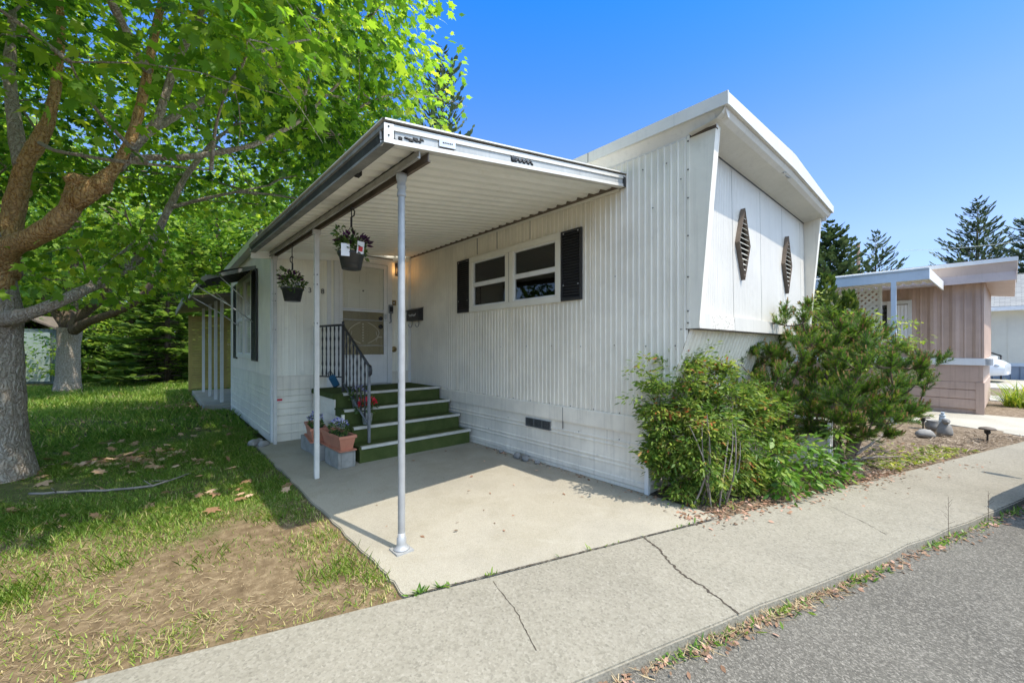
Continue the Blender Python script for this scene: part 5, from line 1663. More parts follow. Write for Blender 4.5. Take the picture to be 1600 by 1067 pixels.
# --- broadleaf trees behind the garden
def broadleaf(label, base, h, r, n, nleaf, ls, crad, mat, zc=None):
    base = Vector(base)
    t_ = thing('broadleaf_tree', label, 'tree', tuple(base), 0, 'broadleaf trees behind the garden')
    m = MB(); tp = base + Vector((random.uniform(-.4, .4), random.uniform(-.4, .4), h * .75))
    P, R = resample([base, base + Vector((.1, .1, h * .3)), tp], [.32, .24, .06], .5)
    m.tube(P, R, 10, 0, True, True, .05); m.build('trunk', M['bark2'], t_, Matrix.Translation(-base))
    zc = zc or h * .58
    cs = ellipsoid_clusters((base.x, base.y, base.z + zc), (r, r, h - zc), n, .45, base.z + .9, crad * .75, 3)
    crown_from(t_, P[3:], cs, crad, nleaf, ls, mat, M['bark2'], DIAM_V, DIAM_F, .5, .02, branch_to=60)
    return t_
bl = [('tall broadleaf tree rising straight behind the second maple', at(215, 600, 25), 12.5, 5.6),
      ('bright broadleaf tree just left of the porch roof edge', at(345, 600, 23), 12.0, 5.2),
      ('broadleaf tree behind the roof of the side room', at(455, 600, 24), 12.0, 5.0),
      ('broadleaf tree half hidden by the big maple trunk', at(15, 600, 23), 12.0, 5.4),
      ('broadleaf tree at the far left beyond the shed', at(-150, 600, 19), 10.5, 5.0)]
for lab, p, h, r in bl:
    p.z = -.1
    proto_bl = broadleaf(lab, p, h, r, 170, 66, .29, 1.05, M['maple_far'])
for lab, p, a_, s_ in (('broadleaf tree far behind between the two nearest crowns', at(285, 600, 34), 1.1, 1.25), ('broadleaf tree far behind the side room roof', at(400, 600, 33), 2.6, 1.2), ('broadleaf tree far behind the second maple', at(110, 600, 33), 4.0, 1.25)):
    c_ = copy_tree(proto_bl); c_.location = (p.x, p.y, -.1); c_.rotation_euler = (0, 0, a_); c_.scale = (s_, s_, s_); c_['label'] = lab

# --- conifers
def conifer(name, label, base, H, R, mat, whorls=26, per=7, sp=13, ssize=.34, z0=.08, droop=.25, tipup=.25, sparse=0, group=None, cat='tree', width=.30, barkm=None, power=.85):
    base = Vector(base)
    t_ = thing(name, label, cat, tuple(base), 0, group)
    m = MB(); m.tube([(0, 0, 0), (0, 0, H * .5), (0, 0, H * .98)], [H * .016 + .03, H * .010 + .02, .012], 8)
    pos, yd, nz, sz, ti = [], [], [], [], []
    for w in range(whorls):
        u = w / (whorls - 1)
        z = H * (z0 + (1 - z0) * u ** .95)
        rl = R * (1 - u) ** power + .05 * R
        for k in range(per):
            if random.random() < sparse: continue
            a_ = 2 * PI * (k + random.uniform(-.35, .35)) / per + w * 1.3
            L = rl * random.uniform(.55, 1.2)
            dr = Vector((math.cos(a_), math.sin(a_), 0))
            zz = z + random.uniform(-1.1, 1.1) * H / whorls
            def P(s): return dr * (L * s) + Vector((0, 0, zz + L * (-droop * s + tipup * s * s * 1.6 + .12 * s)))
            m.tube([P(0), P(.5), P(1)], [.012 + .010 * L, .008 + .005 * L, .004], 4, 0, False)
            side = Vector((-dr.y, dr.x, 0))
            ns = max(4, int(sp * L / R + 4))
            for j in range(ns):
                s = .22 + .78 * (j + random.random() * .6) / ns
                lat = random.uniform(-1, 1) * L * .24 * (1.15 - s)
                p = P(s) + side * lat + Vector((0, 0, random.uniform(-.03, .03) * L))
                t1 = (P(min(1, s + .05)) - P(s - .05)).normalized()
                q = (t1 + side * (lat / (L * .24 + 1e-6)) * .9 + Vector((0, 0, random.uniform(-.15, .25)))).normalized()
                pos.append(p); yd.append(q); nz.append(Vector((random.uniform(-.5, .5), random.uniform(-.5, .5), 1)) + dr * .3)
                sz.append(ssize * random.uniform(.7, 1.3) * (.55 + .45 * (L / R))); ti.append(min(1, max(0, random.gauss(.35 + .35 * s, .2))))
    m.build('trunk', barkm or M['bark2'], t_)
    V_ = [(0, 0, 0), (width, .35, -.04), (width * .8, .7, -.02), (0, 1, .05), (-width * .8, .7, -.02), (-width, .35, -.04)]
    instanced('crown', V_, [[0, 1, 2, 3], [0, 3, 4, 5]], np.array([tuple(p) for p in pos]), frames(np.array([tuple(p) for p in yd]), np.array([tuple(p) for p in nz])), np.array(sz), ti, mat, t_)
    return t_
def g0(p):
    p.z = -.1; return p
conifer('fir_tree', 'light green layered fir beside the yellowish slat screen', g0(at(262, 600, 15.5)), 5.2, 2.0, M['fir'], 20, 10, 20, .36, .06, .30, .10, 0, 'young firs at the back of the lawn', width=.34)
conifer('fir_tree', 'light green layered fir just right of the second maple trunk', g0(at(205, 600, 17)), 5.6, 2.2, M['fir'], 20, 10, 20, .40, .06, .30, .10, 0, 'young firs at the back of the lawn', width=.34)
conifer('fir_tree', 'layered fir standing behind between the two nearer firs', g0(at(300, 600, 18.5)), 6.5, 2.4, M['fir'], 22, 10, 20, .42, .06, .30, .10, 0, 'young firs at the back of the lawn', width=.34)
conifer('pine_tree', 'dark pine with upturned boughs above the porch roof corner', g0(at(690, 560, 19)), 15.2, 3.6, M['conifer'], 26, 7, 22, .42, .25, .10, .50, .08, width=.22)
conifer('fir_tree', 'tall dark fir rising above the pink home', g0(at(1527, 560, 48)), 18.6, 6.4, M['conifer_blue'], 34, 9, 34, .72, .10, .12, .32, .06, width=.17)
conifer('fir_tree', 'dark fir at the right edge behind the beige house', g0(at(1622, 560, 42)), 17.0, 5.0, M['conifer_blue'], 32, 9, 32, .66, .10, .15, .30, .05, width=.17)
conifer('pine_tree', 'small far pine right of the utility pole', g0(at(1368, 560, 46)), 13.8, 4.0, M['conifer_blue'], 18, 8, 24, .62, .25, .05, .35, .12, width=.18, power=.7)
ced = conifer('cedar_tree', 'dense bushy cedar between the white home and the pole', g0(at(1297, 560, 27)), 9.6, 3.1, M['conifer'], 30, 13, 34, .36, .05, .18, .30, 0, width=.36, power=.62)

# hedge shrubs under the trees
def shrub(label, p, r, h, mat, n=60, nl=46, ls=.13, group='shrubs under the trees'):
    p = Vector(p); t_ = thing('shrub', label, 'shrub', tuple(p), 0, group)
    cs = ellipsoid_clusters((p.x, p.y, p.z + h * .5), (r, r * .8, h * .55), n, .35, p.z + .05, .22)
    st = [p + Vector((random.uniform(-.2, .2), random.uniform(-.2, .2), .1)) for _ in range(4)]
    crown_from(t_, st, cs, .34, nl, ls, mat, M['bark2'], DIAM_V, DIAM_F, .7, .007)
    return t_
for lab, px, Y, r, h in (('dense dark shrub right behind the second maple trunk', 150, 15.5, 1.6, 2.4), ('broad dark shrub at the back between firs and second maple', 200, 19, 2.0, 2.6),
                         ('shrub at the back edge of the lawn near the slat screen', 320, 16.8, 1.5, 2.2), ('shrub beside the pale green shed', 66, 19.5, 1.5, 2.4), ('shrub behind the big maple trunk', -20, 14.5, 1.7, 2.6)):
    proto_sh = shrub(lab, g0(at(px, 600, Y)), r, h, M['maple_far'])
for lab, px, Y, a_, s_ in (('tall background shrub seen left of the second maple trunk', 60, 25, 1, 1.7), ('tall background shrub right behind the broad dark shrub', 165, 25, 2, 1.8), ('tall background shrub behind the three firs', 240, 26, 3, 1.8), ('tall background shrub close to the slat screen corner', 325, 24, 4, 1.7)):
    c_ = copy_tree(proto_sh); p_ = at(px, 600, Y); c_.location = (p_.x, p_.y, -.1); c_.rotation_euler = (0, 0, a_); c_.scale = (s_, s_, s_); c_['label'] = lab

# --- the leafy shrub at the corner of the home
nd = thing('shrub', 'light green leafy shrub with reddish tips at the front corner of the white home', 'shrub', (.22, -.42, 0))
base = Vector((.22, -.42, 0))
cs = []
lobes = [(1022, 605, 3.55, .13), (1062, 592, 3.6, .16), (1112, 606, 3.7, .17), (1158, 622, 3.75, .14), (1028, 655, 3.55, .15), (1092, 668, 3.5, .21), (1150, 690, 3.7, .19), (1048, 722, 3.55, .17), (1104, 742, 3.5, .19), (1165, 742, 3.7, .15),
         (1004, 640, 3.55, .09), (1062, 772, 3.5, .11), (1120, 785, 3.5, .08), (1078, 566, 3.65, .08), (1130, 575, 3.75, .07), (1015, 700, 3.55, .09), (1180, 655, 3.8, .10), (1090, 640, 3.9, .22), (1120, 710, 3.9, .22), (1080, 715, 3.5, .15), (1140, 740, 3.6, .14), (1040, 690, 3.55, .12), (1125, 655, 3.6, .14), (1060, 640, 3.55, .13), (1196, 640, 3.9, .14), (1206, 690, 3.95, .14), (1190, 730, 3.8, .12)]
for px_, py_, Y_, r_ in lobes:
    o_ = at(px_, py_, Y_)
    for _ in range(int(8 + 800 * r_ * r_)):
        d = Vector((random.gauss(0, 1), random.gauss(0, 1), random.gauss(0, 1))).normalized() * r_ * random.uniform(.35, 1.1)
        c = o_ + d
        if (c.x < .03 and c.y > -.06) or c.z < .03: continue
        cs.append(c)
shoots = [at(1060, 552, 3.6), at(1052, 560, 3.6), at(1098, 540, 3.75), at(1008, 560, 3.55), at(996, 580, 3.55), at(990, 625, 3.5), at(1030, 562, 3.6), at(1012, 582, 3.5), at(1185, 600, 3.8), at(1120, 575, 3.75), at(1150, 580, 3.8), at(1190, 625, 3.75)]
stems = [Vector((.22 + random.uniform(-.22, .22), -.42 + random.uniform(-.16, .16), .0)) for _ in range(14)]
sk = []
m = MB()
for s in stems:
    e = s + Vector((random.uniform(-.22, .22), random.uniform(-.15, .15), random.uniform(.5, .85)))
    P = curve_pts(s, e, 0, 5, .12); m.tube(P, [.009, .008, .007, .006, .005, .003], 5, 0, False); sk += P[1:]
m.build('stems', M['deadwood'], nd, Matrix.Translation(-base))
NAND_V = [(0, 0, 0), (.20, .35, -.02), (.12, .75, -.05), (0, 1, -.12), (-.12, .75, -.05), (-.20, .35, -.02)]
crown_from(nd, sk, cs + shoots, .085, 44, .050, M['nandina'], M['browntwig'], NAND_V, OVAL_F, .6, .0035, tilt=.75)
# low green cover at its foot
gc = thing('shrub', 'low bright green leafy plant between the corner shrub and tongue cover', 'shrub', (1.25, -.86, 0))
base = Vector((1.25, -.86, 0))
cs = [Vector((random.uniform(.75, 1.95), 0, 0)) for _ in range(70)]
cs = [Vector((c.x, -.66 - .27 * (c.x - .7) - random.uniform(0, .22), random.uniform(.03, .34) * (1 if random.random() < .7 else 1.5))) for c in cs]
st = [Vector((c.x, c.y + .03, 0)) for c in cs[::5]]
crown_from(gc, st, cs, .11, 14, .075, M['groundcover'], M['stem'], OVAL_V, OVAL_F, .6, .003)
gl = thing('shrub', 'yellow green leafy shrub with vines behind the pine', 'shrub', (3.6, -.6, 0))
base = Vector((3.6, -.6, 0))
cs = []
for (px, py, Y, k) in ((1262, 470, 5.9, 5), (1256, 500, 5.9, 6), (1290, 490, 5.9, 6), (1318, 500, 5.9, 8), (1325, 510, 5.8, 5), (1268, 520, 5.7, 6), (1345, 500, 6.0, 4), (1360, 508, 6.0, 4), (1412, 512, 5.8, 3), (1428, 540, 5.6, 5), (1415, 530, 5.7, 4), (1380, 540, 5.8, 6), (1300, 540, 5.8, 8), (1350, 560, 5.8, 8)):
    for _ in range(k):
        cs.append(at(px + random.uniform(-14, 14), py + random.uniform(-10, 12), Y + random.uniform(-.1, .1)))
st = [base + Vector((random.uniform(-.5, .5), random.uniform(-.4, .4), random.uniform(.0, 1.1))) for _ in range(14)]
crown_from(gl, st, cs, .12, 16, .066, M['goldleaf'], M['stem'], OVAL_V, OVAL_F, .7, .004)

# --- the spreading mountain pine
PB = Vector((2.55, -1.02, 0))
pine = thing('pine_shrub', 'spreading bushy mountain pine with brown candles in front of the white home', 'shrub', tuple(PB))
PC = at(1280, 594, 4.6)
m = MB()
shoots = []
def pine_ok(p):
    lim = -.48 if p.z > 1.45 else -.26
    return p.y < lim and p.z > .12
prim = []
k = 0
while len(prim) < 150 and k < 20000:
    k += 1
    a_ = random.uniform(-1, 1); b_ = random.uniform(-1, 1); c_ = random.uniform(-1, 1)
    if not .5 < math.sqrt(a_ * a_ + b_ * b_ + c_ * c_) < 1: continue
    p = PC + RGT * (a_ * 1.12) + FWD * (b_ * .66) + Vector((0, 0, c_ * .74 - .06 * abs(a_)))
    if c_ < -.2 and a_ < -.2: p += RGT * .2
    if not pine_ok(p) or any((p - q).length < .145 for q in prim): continue
    prim.append(p)
prim += [at(1195, 476, 4.7), at(1212, 505, 4.6), at(1186, 500, 4.75), at(1175, 540, 4.6), at(1285, 500, 5.0), at(1250, 520, 4.9), at(1340, 500, 5.0), at(1470, 565, 5.0), at(1440, 580, 5.0), at(1410, 590, 5.0), at(1450, 600, 4.9), at(1400, 560, 5.1),
         at(1392, 640, 4.7), at(1420, 650, 4.8), at(1380, 670, 4.7), at(1432, 640, 5.0), at(1360, 540, 5.1), at(1150, 560, 4.5), at(1140, 590, 4.4), at(1150, 540, 4.6), at(1385, 520, 5.1), at(1225, 490, 4.7), at(1262, 478, 4.9), at(1160, 640, 4.4), at(1200, 680, 4.3), at(1240, 690, 4.3), at(1280, 680, 4.4), at(1330, 690, 4.5), at(1170, 610, 4.3)]
nodes = [PB + Vector((0, 0, .1)), PB + Vector((-.15, .1, .35)), PB + Vector((.2, 0, .4)), PB + Vector((0, .12, .7)), PB + Vector((.5, -.1, .45))]
for q in nodes[1:]:
    m.tube(curve_pts(PB, q, 0, 3, .1), [.045, .04, .035, .03], 7, 0, False)
for p in sorted(prim, key=lambda q: min((q - n).length for n in nodes)):
    nn = min(nodes, key=lambda n: (p - n).length + (.4 if n.z > p.z else 0))
    P = curve_pts(nn, p, -.10, 5, .06); L = (p - nn).length
    r0 = .006 + .012 * L
    m.tube(P, [r0 * (1 - .13 * i) for i in range(6)], 5, 0, False)
    nodes += P[2:]
    ax = (P[-1] - P[-3]).normalized()
    for i in range(15):
        s = P[random.choice((3, 4, 4, 5, 5))]
        d = (ax * .7 + Vector((random.gauss(0, .6), random.gauss(0, .6), random.gauss(.45, .4)))).normalized()
        l_ = random.uniform(.08, .17)
        e = s + d * l_
        if not pine_ok(e): continue
        m.tube([s, e], [.004, .003], 4, 0, False)
        shoots.append((s, e))
    shoots.append((P[-2], P[-1] + Vector((0, 0, .08))))
m.build('branches', M['browntwig'], pine, Matrix.Translation(-PB))
S0 = np.array([tuple(a_ - PB) for a_, b_ in shoots]); S1 = np.array([tuple(b_ - PB) for a_, b_ in shoots])
NN = 74
ci = np.repeat(np.arange(len(S0)), NN); n = len(ci)
u = RNG.uniform(.15, 1.02, n)
ax = unit(S1 - S0)[ci]
rad_ = RNG.normal(size=(n, 3)); rad_ = unit(rad_ - ax * (rad_ * ax).sum(1, keepdims=True))
yd = unit(rad_ * .9 + ax * (.45 + .6 * u[:, None]) + np.array([0, 0, .10]))
pos = S0[ci] + (S1 - S0)[ci] * u[:, None]
tint = np.clip(RNG.normal(.42, .18, n) + RNG.normal(0, .15, len(S0))[ci] + .15 * u - .05, 0, 1)
sz = np.stack([np.full(n, .0046), RNG.uniform(.028, .050, n), np.ones(n)], 1)
instanced('needles', NEED_V, NEED_F, pos, frames(yd, np.cross(yd, ax) + 1e-4), sz, tint, M['needle'], pine)
sel = RNG.random(len(S0)) < .45
cp_ = S1[sel]; k = len(cp_)
CAN_V = [(-.5, 0, 0), (.5, 0, 0), (.35, 1, 0), (-.35, 1, 0), (0, 0, -.5), (0, 0, .5), (0, 1, .35), (0, 1, -.35)]
instanced('candles', CAN_V, [[0, 1, 2, 3], [4, 5, 6, 7]], cp_, frames(unit(unit(S1 - S0)[sel] * .6 + np.array([0, 0, 1])), rand_dirs(k)), np.stack([np.full(k, .015), RNG.uniform(.025, .055, k), np.full(k, .015)], 1), RNG.random(k), M['candle'], pine)

# --- clipped thujas in front of the lattice
def thuja(label, p, h, r):
    t_ = thing('thuja', label, 'shrub', tuple(p), 0, 'pointed thujas before the lattice')
    n = 1500
    z = RNG.uniform(0, 1, n) ** 1.25; a_ = RNG.uniform(0, 2 * PI, n)
    lump = 1 + .16 * np.sin(a_ * 3 + z * 17) + .10 * np.sin(a_ * 5 - z * 29)
    rr = r * (1 - z) ** .75 * RNG.uniform(.7, 1.05, n) * lump + .02
    pos = np.stack([rr * np.cos(a_), rr * np.sin(a_), .05 + z * h], 1)
    od = np.stack([np.cos(a_), np.sin(a_), np.zeros(n)], 1)
    instanced('foliage', OVAL_V, OVAL_F, pos, frames(od * .7 + np.array([0, 0, 1.0]) + RNG.normal(0, .25, (n, 3)), od + RNG.normal(0, .4, (n, 3))), RNG.uniform(.6, 1.2, n) * .13, np.clip(RNG.normal(.5, .25, n), 0, 1), M['thuja'], t_)
    m = MB(); m.tube([(0, 0, -.05), (0, 0, h * .8)], [.03, .01], 6); m.build('trunk', M['bark2'], t_)
thuja('taller pointed thuja nearest the white home', g0(at(1292, 600, 7.5)), 2.72, .48)
thuja('shorter pointed thuja right of the taller one', g0(at(1326, 600, 7.4)), 2.38, .40)

# strap leaved plant by the neighbour's path
dl = thing('daylily', 'clump of long strap leaves beyond the pink home corner', 'plant', tuple(g0(at(1592, 640, 9.3))))
n = 160; a_ = RNG.uniform(0, 2 * PI, n); e_ = RNG.uniform(.5, 1.4, n)
yd = np.stack([np.cos(a_) * np.cos(e_), np.sin(a_) * np.cos(e_), np.sin(e_)], 1)
LB_V = [(-.5, 0, 0), (.5, 0, 0), (.5, .35, .06), (.4, .7, -.02), (0, 1, -.22), (-.4, .7, -.02), (-.5, .35, .06)]
instanced('leaves', LB_V, [[0, 1, 2, 6], [6, 2, 3, 5], [5, 3, 4]], np.stack([RNG.normal(0, .12, n), RNG.normal(0, .12, n), np.zeros(n) + .05], 1), frames(yd, np.array([0, 0, 1.0]) + RNG.normal(0, .1, (n, 3))), np.stack([np.full(n, .022), RNG.uniform(.4, .75, n), RNG.uniform(.4, .75, n)], 1), RNG.random(n), M['goldleaf'], dl)

# ------------------------------------------------------------------ grass, litter, weeds
def nz2(x, y, s, ph=0):
    return (np.sin(x * s + 1.7 * np.sin(y * s * .7 + ph)) + np.sin(y * s * 1.3 + 1.3 * np.sin(x * s * .9 + 2 * ph)) + .6 * np.sin((x + y) * s * 2.1 + ph)) / 2.6
def lawn_points(n, x0, x1, y0, y1, far):
    x = RNG.uniform(x0, x1, n); y = RNG.uniform(y0, y1, n)
    wy = -.42 - .31 * (x + .767); d = y - wy
    k = np.clip((d - .55) / 1.5, 0, 1)
    dens = .42 + .58 * k
    nn = .5 + .5 * nz2(x, y, 3.1) * .7 + .5 * nz2(x, y, 9.0, 2) * .5
    edge_ = np.clip(1 - (-2.36 - x) / .55, 0, 1) * (y < 4.4)
    patch = np.clip((nz2(x, y, 4.3, 3) * .6 + nz2(x, y, 11, 5) * .4 + .12) * 3, 0, 1)
    dens = dens * (k + (1 - k) * patch)
    dens = np.clip(dens * np.clip(nn * 1.5, .05, 1.2) + edge_ * .25 * (nn > .45), 0, 1)
    keep = (RNG.random(n) < dens) & (d > .02) & ~((x > -2.40) & (y < 4.75)) & ~((x > -2.22) & (y < 8.7)) & ~((x > -2.7) & (y > 8.6) & (y < 13.1))
    keep &= np.hypot(x - TB.x, y - TB.y) > .36
    return x[keep], y[keep], k[keep]
def grass(name, label, n, box, hgt, wid, bare=True):
    x, y, k = lawn_points(n, *box, False)
    N = len(x)
    a_ = RNG.uniform(0, 2 * PI, N); lean = RNG.uniform(.1, .9, N)
    yd = np.stack([np.cos(a_) * lean, np.sin(a_) * lean, np.ones(N)], 1)
    fr = np.stack([-np.sin(a_), np.cos(a_), np.zeros(N)], 1)
    pos = np.stack([x, y, np.full(N, -.014)], 1)
    hh = RNG.uniform(.45, 1.35, N) * hgt * (.62 + .38 * k) * (1 + .5 * nz2(x, y, 2.2, 1))
    tint = np.clip(RNG.normal(.45, .2, N) + (RNG.random(N) < (.38 * (1 - k) + .04)) * .5, 0, 1)
    return tag(instanced(name, BLADE_V, BLADE_F, pos, frames(yd, np.cross(fr, yd)), np.stack([np.full(N, wid), hh, hh], 1), tint, M['grass']), label, kind='stuff')
grass('grass', 'short lawn grass, sparse near the pavement and thick in the shade', 260000, (-8.2, -2.3, -.2, 6.5), .050, .0048)
grass('grass', 'longer grass at the back of the lawn', 90000, (-12, -.2, 6.2, 19), .12, .016)
# scattered dry and green blades over the bare earth
N = 10000; x = RNG.uniform(-5.4, -2.38, N); y = walk_y(x) + .02 + RNG.uniform(0, 1.9, N); ok = RNG.random(N) < np.clip(.35 + .6 * nz2(x, y, 5.2, 4), .03, 1); x, y = x[ok], y[ok]; N = len(x)
a_ = RNG.uniform(0, 2 * PI, N); lean = RNG.uniform(.3, 2.2, N)
yd = np.stack([np.cos(a_) * lean, np.sin(a_) * lean, np.ones(N)], 1); fr = np.stack([-np.sin(a_), np.cos(a_), np.zeros(N)], 1); hh = RNG.uniform(.015, .05, N)
tag(instanced('grass', BLADE_V, BLADE_F, np.stack([x, y, np.full(N, -.012)], 1), frames(yd, np.cross(fr, yd)), np.stack([np.full(N, .0034), hh, hh], 1), np.clip(RNG.normal(.72, .22, N), 0, 1), M['grass']), 'thin half dry grass over the bare earth', kind='stuff')
# taller tufts
TX, TY, TN = [], [], []
for (px, py, Y, n_) in ((78, 722, 4.4, 60), (100, 730, 4.3, 40), (5, 935, 2.15, 110), (-10, 950, 2.1, 60), (520, 900, 2.42, 60), (560, 880, 2.55, 40), (600, 900, 2.4, 40), (585, 895, 2.42, 26), (430, 800, 3.2, 40), (180, 880, 2.5, 40), (330, 860, 2.6, 30), (250, 700, 5.2, 50), (200, 690, 5.6, 50), (375, 650, 6.6, 90), (395, 655, 6.4, 60), (360, 645, 7, 90)):
    p = at(px, py, Y)
    TX += list(RNG.normal(p.x, .085, n_ * 3)); TY += list(RNG.normal(p.y, .085, n_ * 3))
x = np.array(TX); y = np.array(TY); ok = ~((x > -2.37) & (y < 4.7)) & (y > -.42 - .31 * (x + .767) + .02); x, y = x[ok], y[ok]; N = len(x)
a_ = RNG.uniform(0, 2 * PI, N); lean = RNG.uniform(.1, .8, N)
yd = np.stack([np.cos(a_) * lean, np.sin(a_) * lean, np.ones(N)], 1); fr = np.stack([-np.sin(a_), np.cos(a_), np.zeros(N)], 1)
hh = RNG.uniform(.03, .09, N)
tag(instanced('grass', BLADE_V, BLADE_F, np.stack([x, y, np.full(N, -.014)], 1), frames(yd, np.cross(fr, yd)), np.stack([np.full(N, .0038), hh, hh], 1), np.clip(RNG.normal(.55, .2, N), 0, 1), M['grass']), 'taller tufts of grass at the trunk and patio edge', kind='stuff')

def scatter(name, label, P, size, mat, tv=OVAL_V, tf=OVAL_F, z=-.008, tilt=.35):
    x, y = np.array([p[0] for p in P]), np.array([p[1] for p in P]); N = len(x)
    zz = np.array([p[2] if len(p) > 2 else z for p in P])
    a_ = RNG.uniform(0, 2 * PI, N)
    yd = np.stack([np.cos(a_), np.sin(a_), RNG.normal(0, .2, N)], 1)
    return tag(instanced(name, tv, tf, np.stack([x, y, zz + RNG.uniform(.002, .012, N)], 1), frames(yd, np.array([0, 0, 1.0]) + RNG.normal(0, tilt, (N, 3))), RNG.uniform(.6, 1.3, N) * size, RNG.random(N), mat), label, kind='stuff')
def blobpts(cx, cy, sx, sy, n):
    return list(zip(RNG.normal(cx, sx, n), RNG.normal(cy, sy, n)))
# dry maple leaves lying in the grass
P = []
for (px, py, Y, sx, sy, n_) in ((200, 723, 4.85, .35, .14, 60), (230, 722, 4.8, .25, .12, 40), (265, 632, 9.0, .55, .5, 150), (330, 640, 8.2, .35, .8, 90), (400, 665, 6.8, .14, .6, 70), (300, 720, 4.7, .3, .2, 12), (350, 790, 3.6, .4, .3, 18)):
    p = at(px, py, Y); P += blobpts(p.x, p.y, sx, sy, n_)
P += [(RNG.uniform(-7, -2.5), RNG.uniform(2.4, 9)) for _ in range(160)]
P = [p for p in P if not (p[0] > -2.40 and p[1] < 8.7) and p[1] > walk_y(p[0]) + .05]
scatter('fallen_leaves', 'dry brown maple leaves lying in the lawn', P, .105, M['litter'], MAPLE_V, MAPLE_F, .012)
# straw and chips on the bare earth
P = [(RNG.uniform(-5.2, -2.38), RNG.uniform(.02, 1.25)) for _ in range(5500)]
P = [(x_, walk_y(x_) + .02 + abs(d_) * 1.5) for x_, d_ in P]
x, y = np.array([p[0] for p in P]), np.array([p[1] for p in P]); N = len(x); a_ = RNG.uniform(0, 2 * PI, N)
ok = x < -2.385; 
yd = np.stack([np.cos(a_), np.sin(a_), RNG.normal(.1, .15, N)], 1)
tag(instanced('dead_straw', BLADE_V, BLADE_F, np.stack([x, y, np.full(N, -.008)], 1)[ok], frames(yd, np.array([0, 0, 1.0]) + RNG.normal(0, .2, (N, 3)))[ok], np.stack([np.full(N, .0028), RNG.uniform(.012, .06, N), RNG.uniform(.01, .04, N)], 1)[ok], RNG.random(N)[ok], M['straw']), 'dead straw on the bare earth', kind='stuff')
# gutter between pavement and road
P = []
for _ in range(560):
    x_ = RNG.uniform(-2.3, 3.0) if RNG.random() < .9 else RNG.uniform(3, 9); P.append((x_, road_y(x_) - abs(RNG.normal(0, .05)) - .008, -.048))
scatter('gutter_litter', 'dead leaves and chips lying along the road edge', P, .032, M['pinklitter'], z=-.048)
P = []
for _ in range(900):
    x_ = RNG.uniform(-.3, 2.6); P.append((x_, walk_y(x_) + RNG.normal(.06, .09), .001))
for _ in range(900):
    x_ = RNG.uniform(-.3, 4.6); P.append((x_, walk_y(x_) + abs(RNG.normal(.3, .3)), -.006))
for _ in range(120):
    y_ = RNG.uniform(-.2, 2.6); P.append((-.03 - abs(RNG.normal(0, .05)), y_, .001))
for _ in range(40):
    P.append((RNG.uniform(-2.2, 3), RNG.uniform(-2, 2.4), .001) if False else (RNG.uniform(-2.2, -.2), RNG.uniform(.3, 2.6), .001))
for _ in range(60):
    x_ = RNG.uniform(-.4, 4); P.append((x_, walk_y(x_) - abs(RNG.normal(0, .2)), .001))
scatter('leaf_litter', 'reddish dead leaves under the shrubs and along the skirting', P, .036, M['pinklitter'], z=0)
P = [(x_, walk_y(x_) + .04 + abs(RNG.normal(0, .45)), .004) for x_ in RNG.uniform(1.6, 6.4, 2600)]
x, y = np.array([p[0] for p in P]), np.array([p[1] for p in P]); N = len(x); a_ = RNG.uniform(0, 2 * PI, N)
yd = np.stack([np.cos(a_), np.sin(a_), RNG.normal(.12, .2, N)], 1)
tag(instanced('bark_chips', BLADE_V, BLADE_F, np.stack([x, y, np.full(N, .004)], 1), frames(yd, np.array([0, 0, 1.0]) + RNG.normal(0, .3, (N, 3))), np.stack([RNG.uniform(.004, .014, N), RNG.uniform(.03, .12, N), RNG.uniform(.02, .05, N)], 1), RNG.random(N), M['chips']), 'bark chips and dead twigs on the garden bed', kind='stuff')
# weeds in the gutter and in the joint
X, Y_, Zz = [], [], []
for (x0, n_, s) in ((2.05, 60, .05), (1.55, 40, .09), (1.0, 60, .10), (.75, 40, .06), (-.05, 30, .05), (-.3, 40, .06), (-.9, 60, .10), (-1.35, 36, .06), (-1.6, 30, .05), (2.6, 60, .10), (2.9, 60, .12), (3.3, 60, .15)):
    xx = RNG.normal(x0, s * 1.6, n_); X += list(xx); Y_ += list(-.891 - .31 * (xx + 2.087) - np.abs(RNG.normal(0, .035, n_)) - .01); Zz += [-.05] * n_
for (x0, n_, s) in ((-2.30, 24, .03), (-2.18, 16, .03), (-1.9, 8, .04), (-1.2, 6, .2), (-.5, 8, .1)):
    xx = RNG.normal(x0, s, n_); X += list(xx); Y_ += list(-.42 - .31 * (xx + .767) + .005 + RNG.normal(0, .004, n_)); Zz += [0] * n_
x, y = np.array(X), np.array(Y_); N = len(x); a_ = RNG.uniform(0, 2 * PI, N)
yd = np.stack([np.cos(a_), np.sin(a_), RNG.uniform(.2, 1.6, N)], 1)
tag(instanced('weeds', OVAL_V, OVAL_F, np.stack([x, y, np.array(Zz)], 1), frames(yd, np.array([0, 0, 1.0]) + RNG.normal(0, .3, (N, 3))), np.stack([RNG.uniform(.014, .03, N), RNG.uniform(.02, .06, N), RNG.uniform(.02, .05, N)], 1), RNG.random(N), M['groundcover']), 'low weeds growing along the road edge and patio joint', kind='stuff')
P = []
for _ in range(420):
    x_ = RNG.normal(-.95, .5); P.append((x_, road_y(x_) - abs(RNG.normal(0, .035)) - .01))
x, y = np.array([p[0] for p in P]), np.array([p[1] for p in P]); N = len(x); a_ = RNG.uniform(0, 2 * PI, N)
yd = np.stack([np.cos(a_), np.sin(a_), RNG.uniform(0, .6, N)], 1)
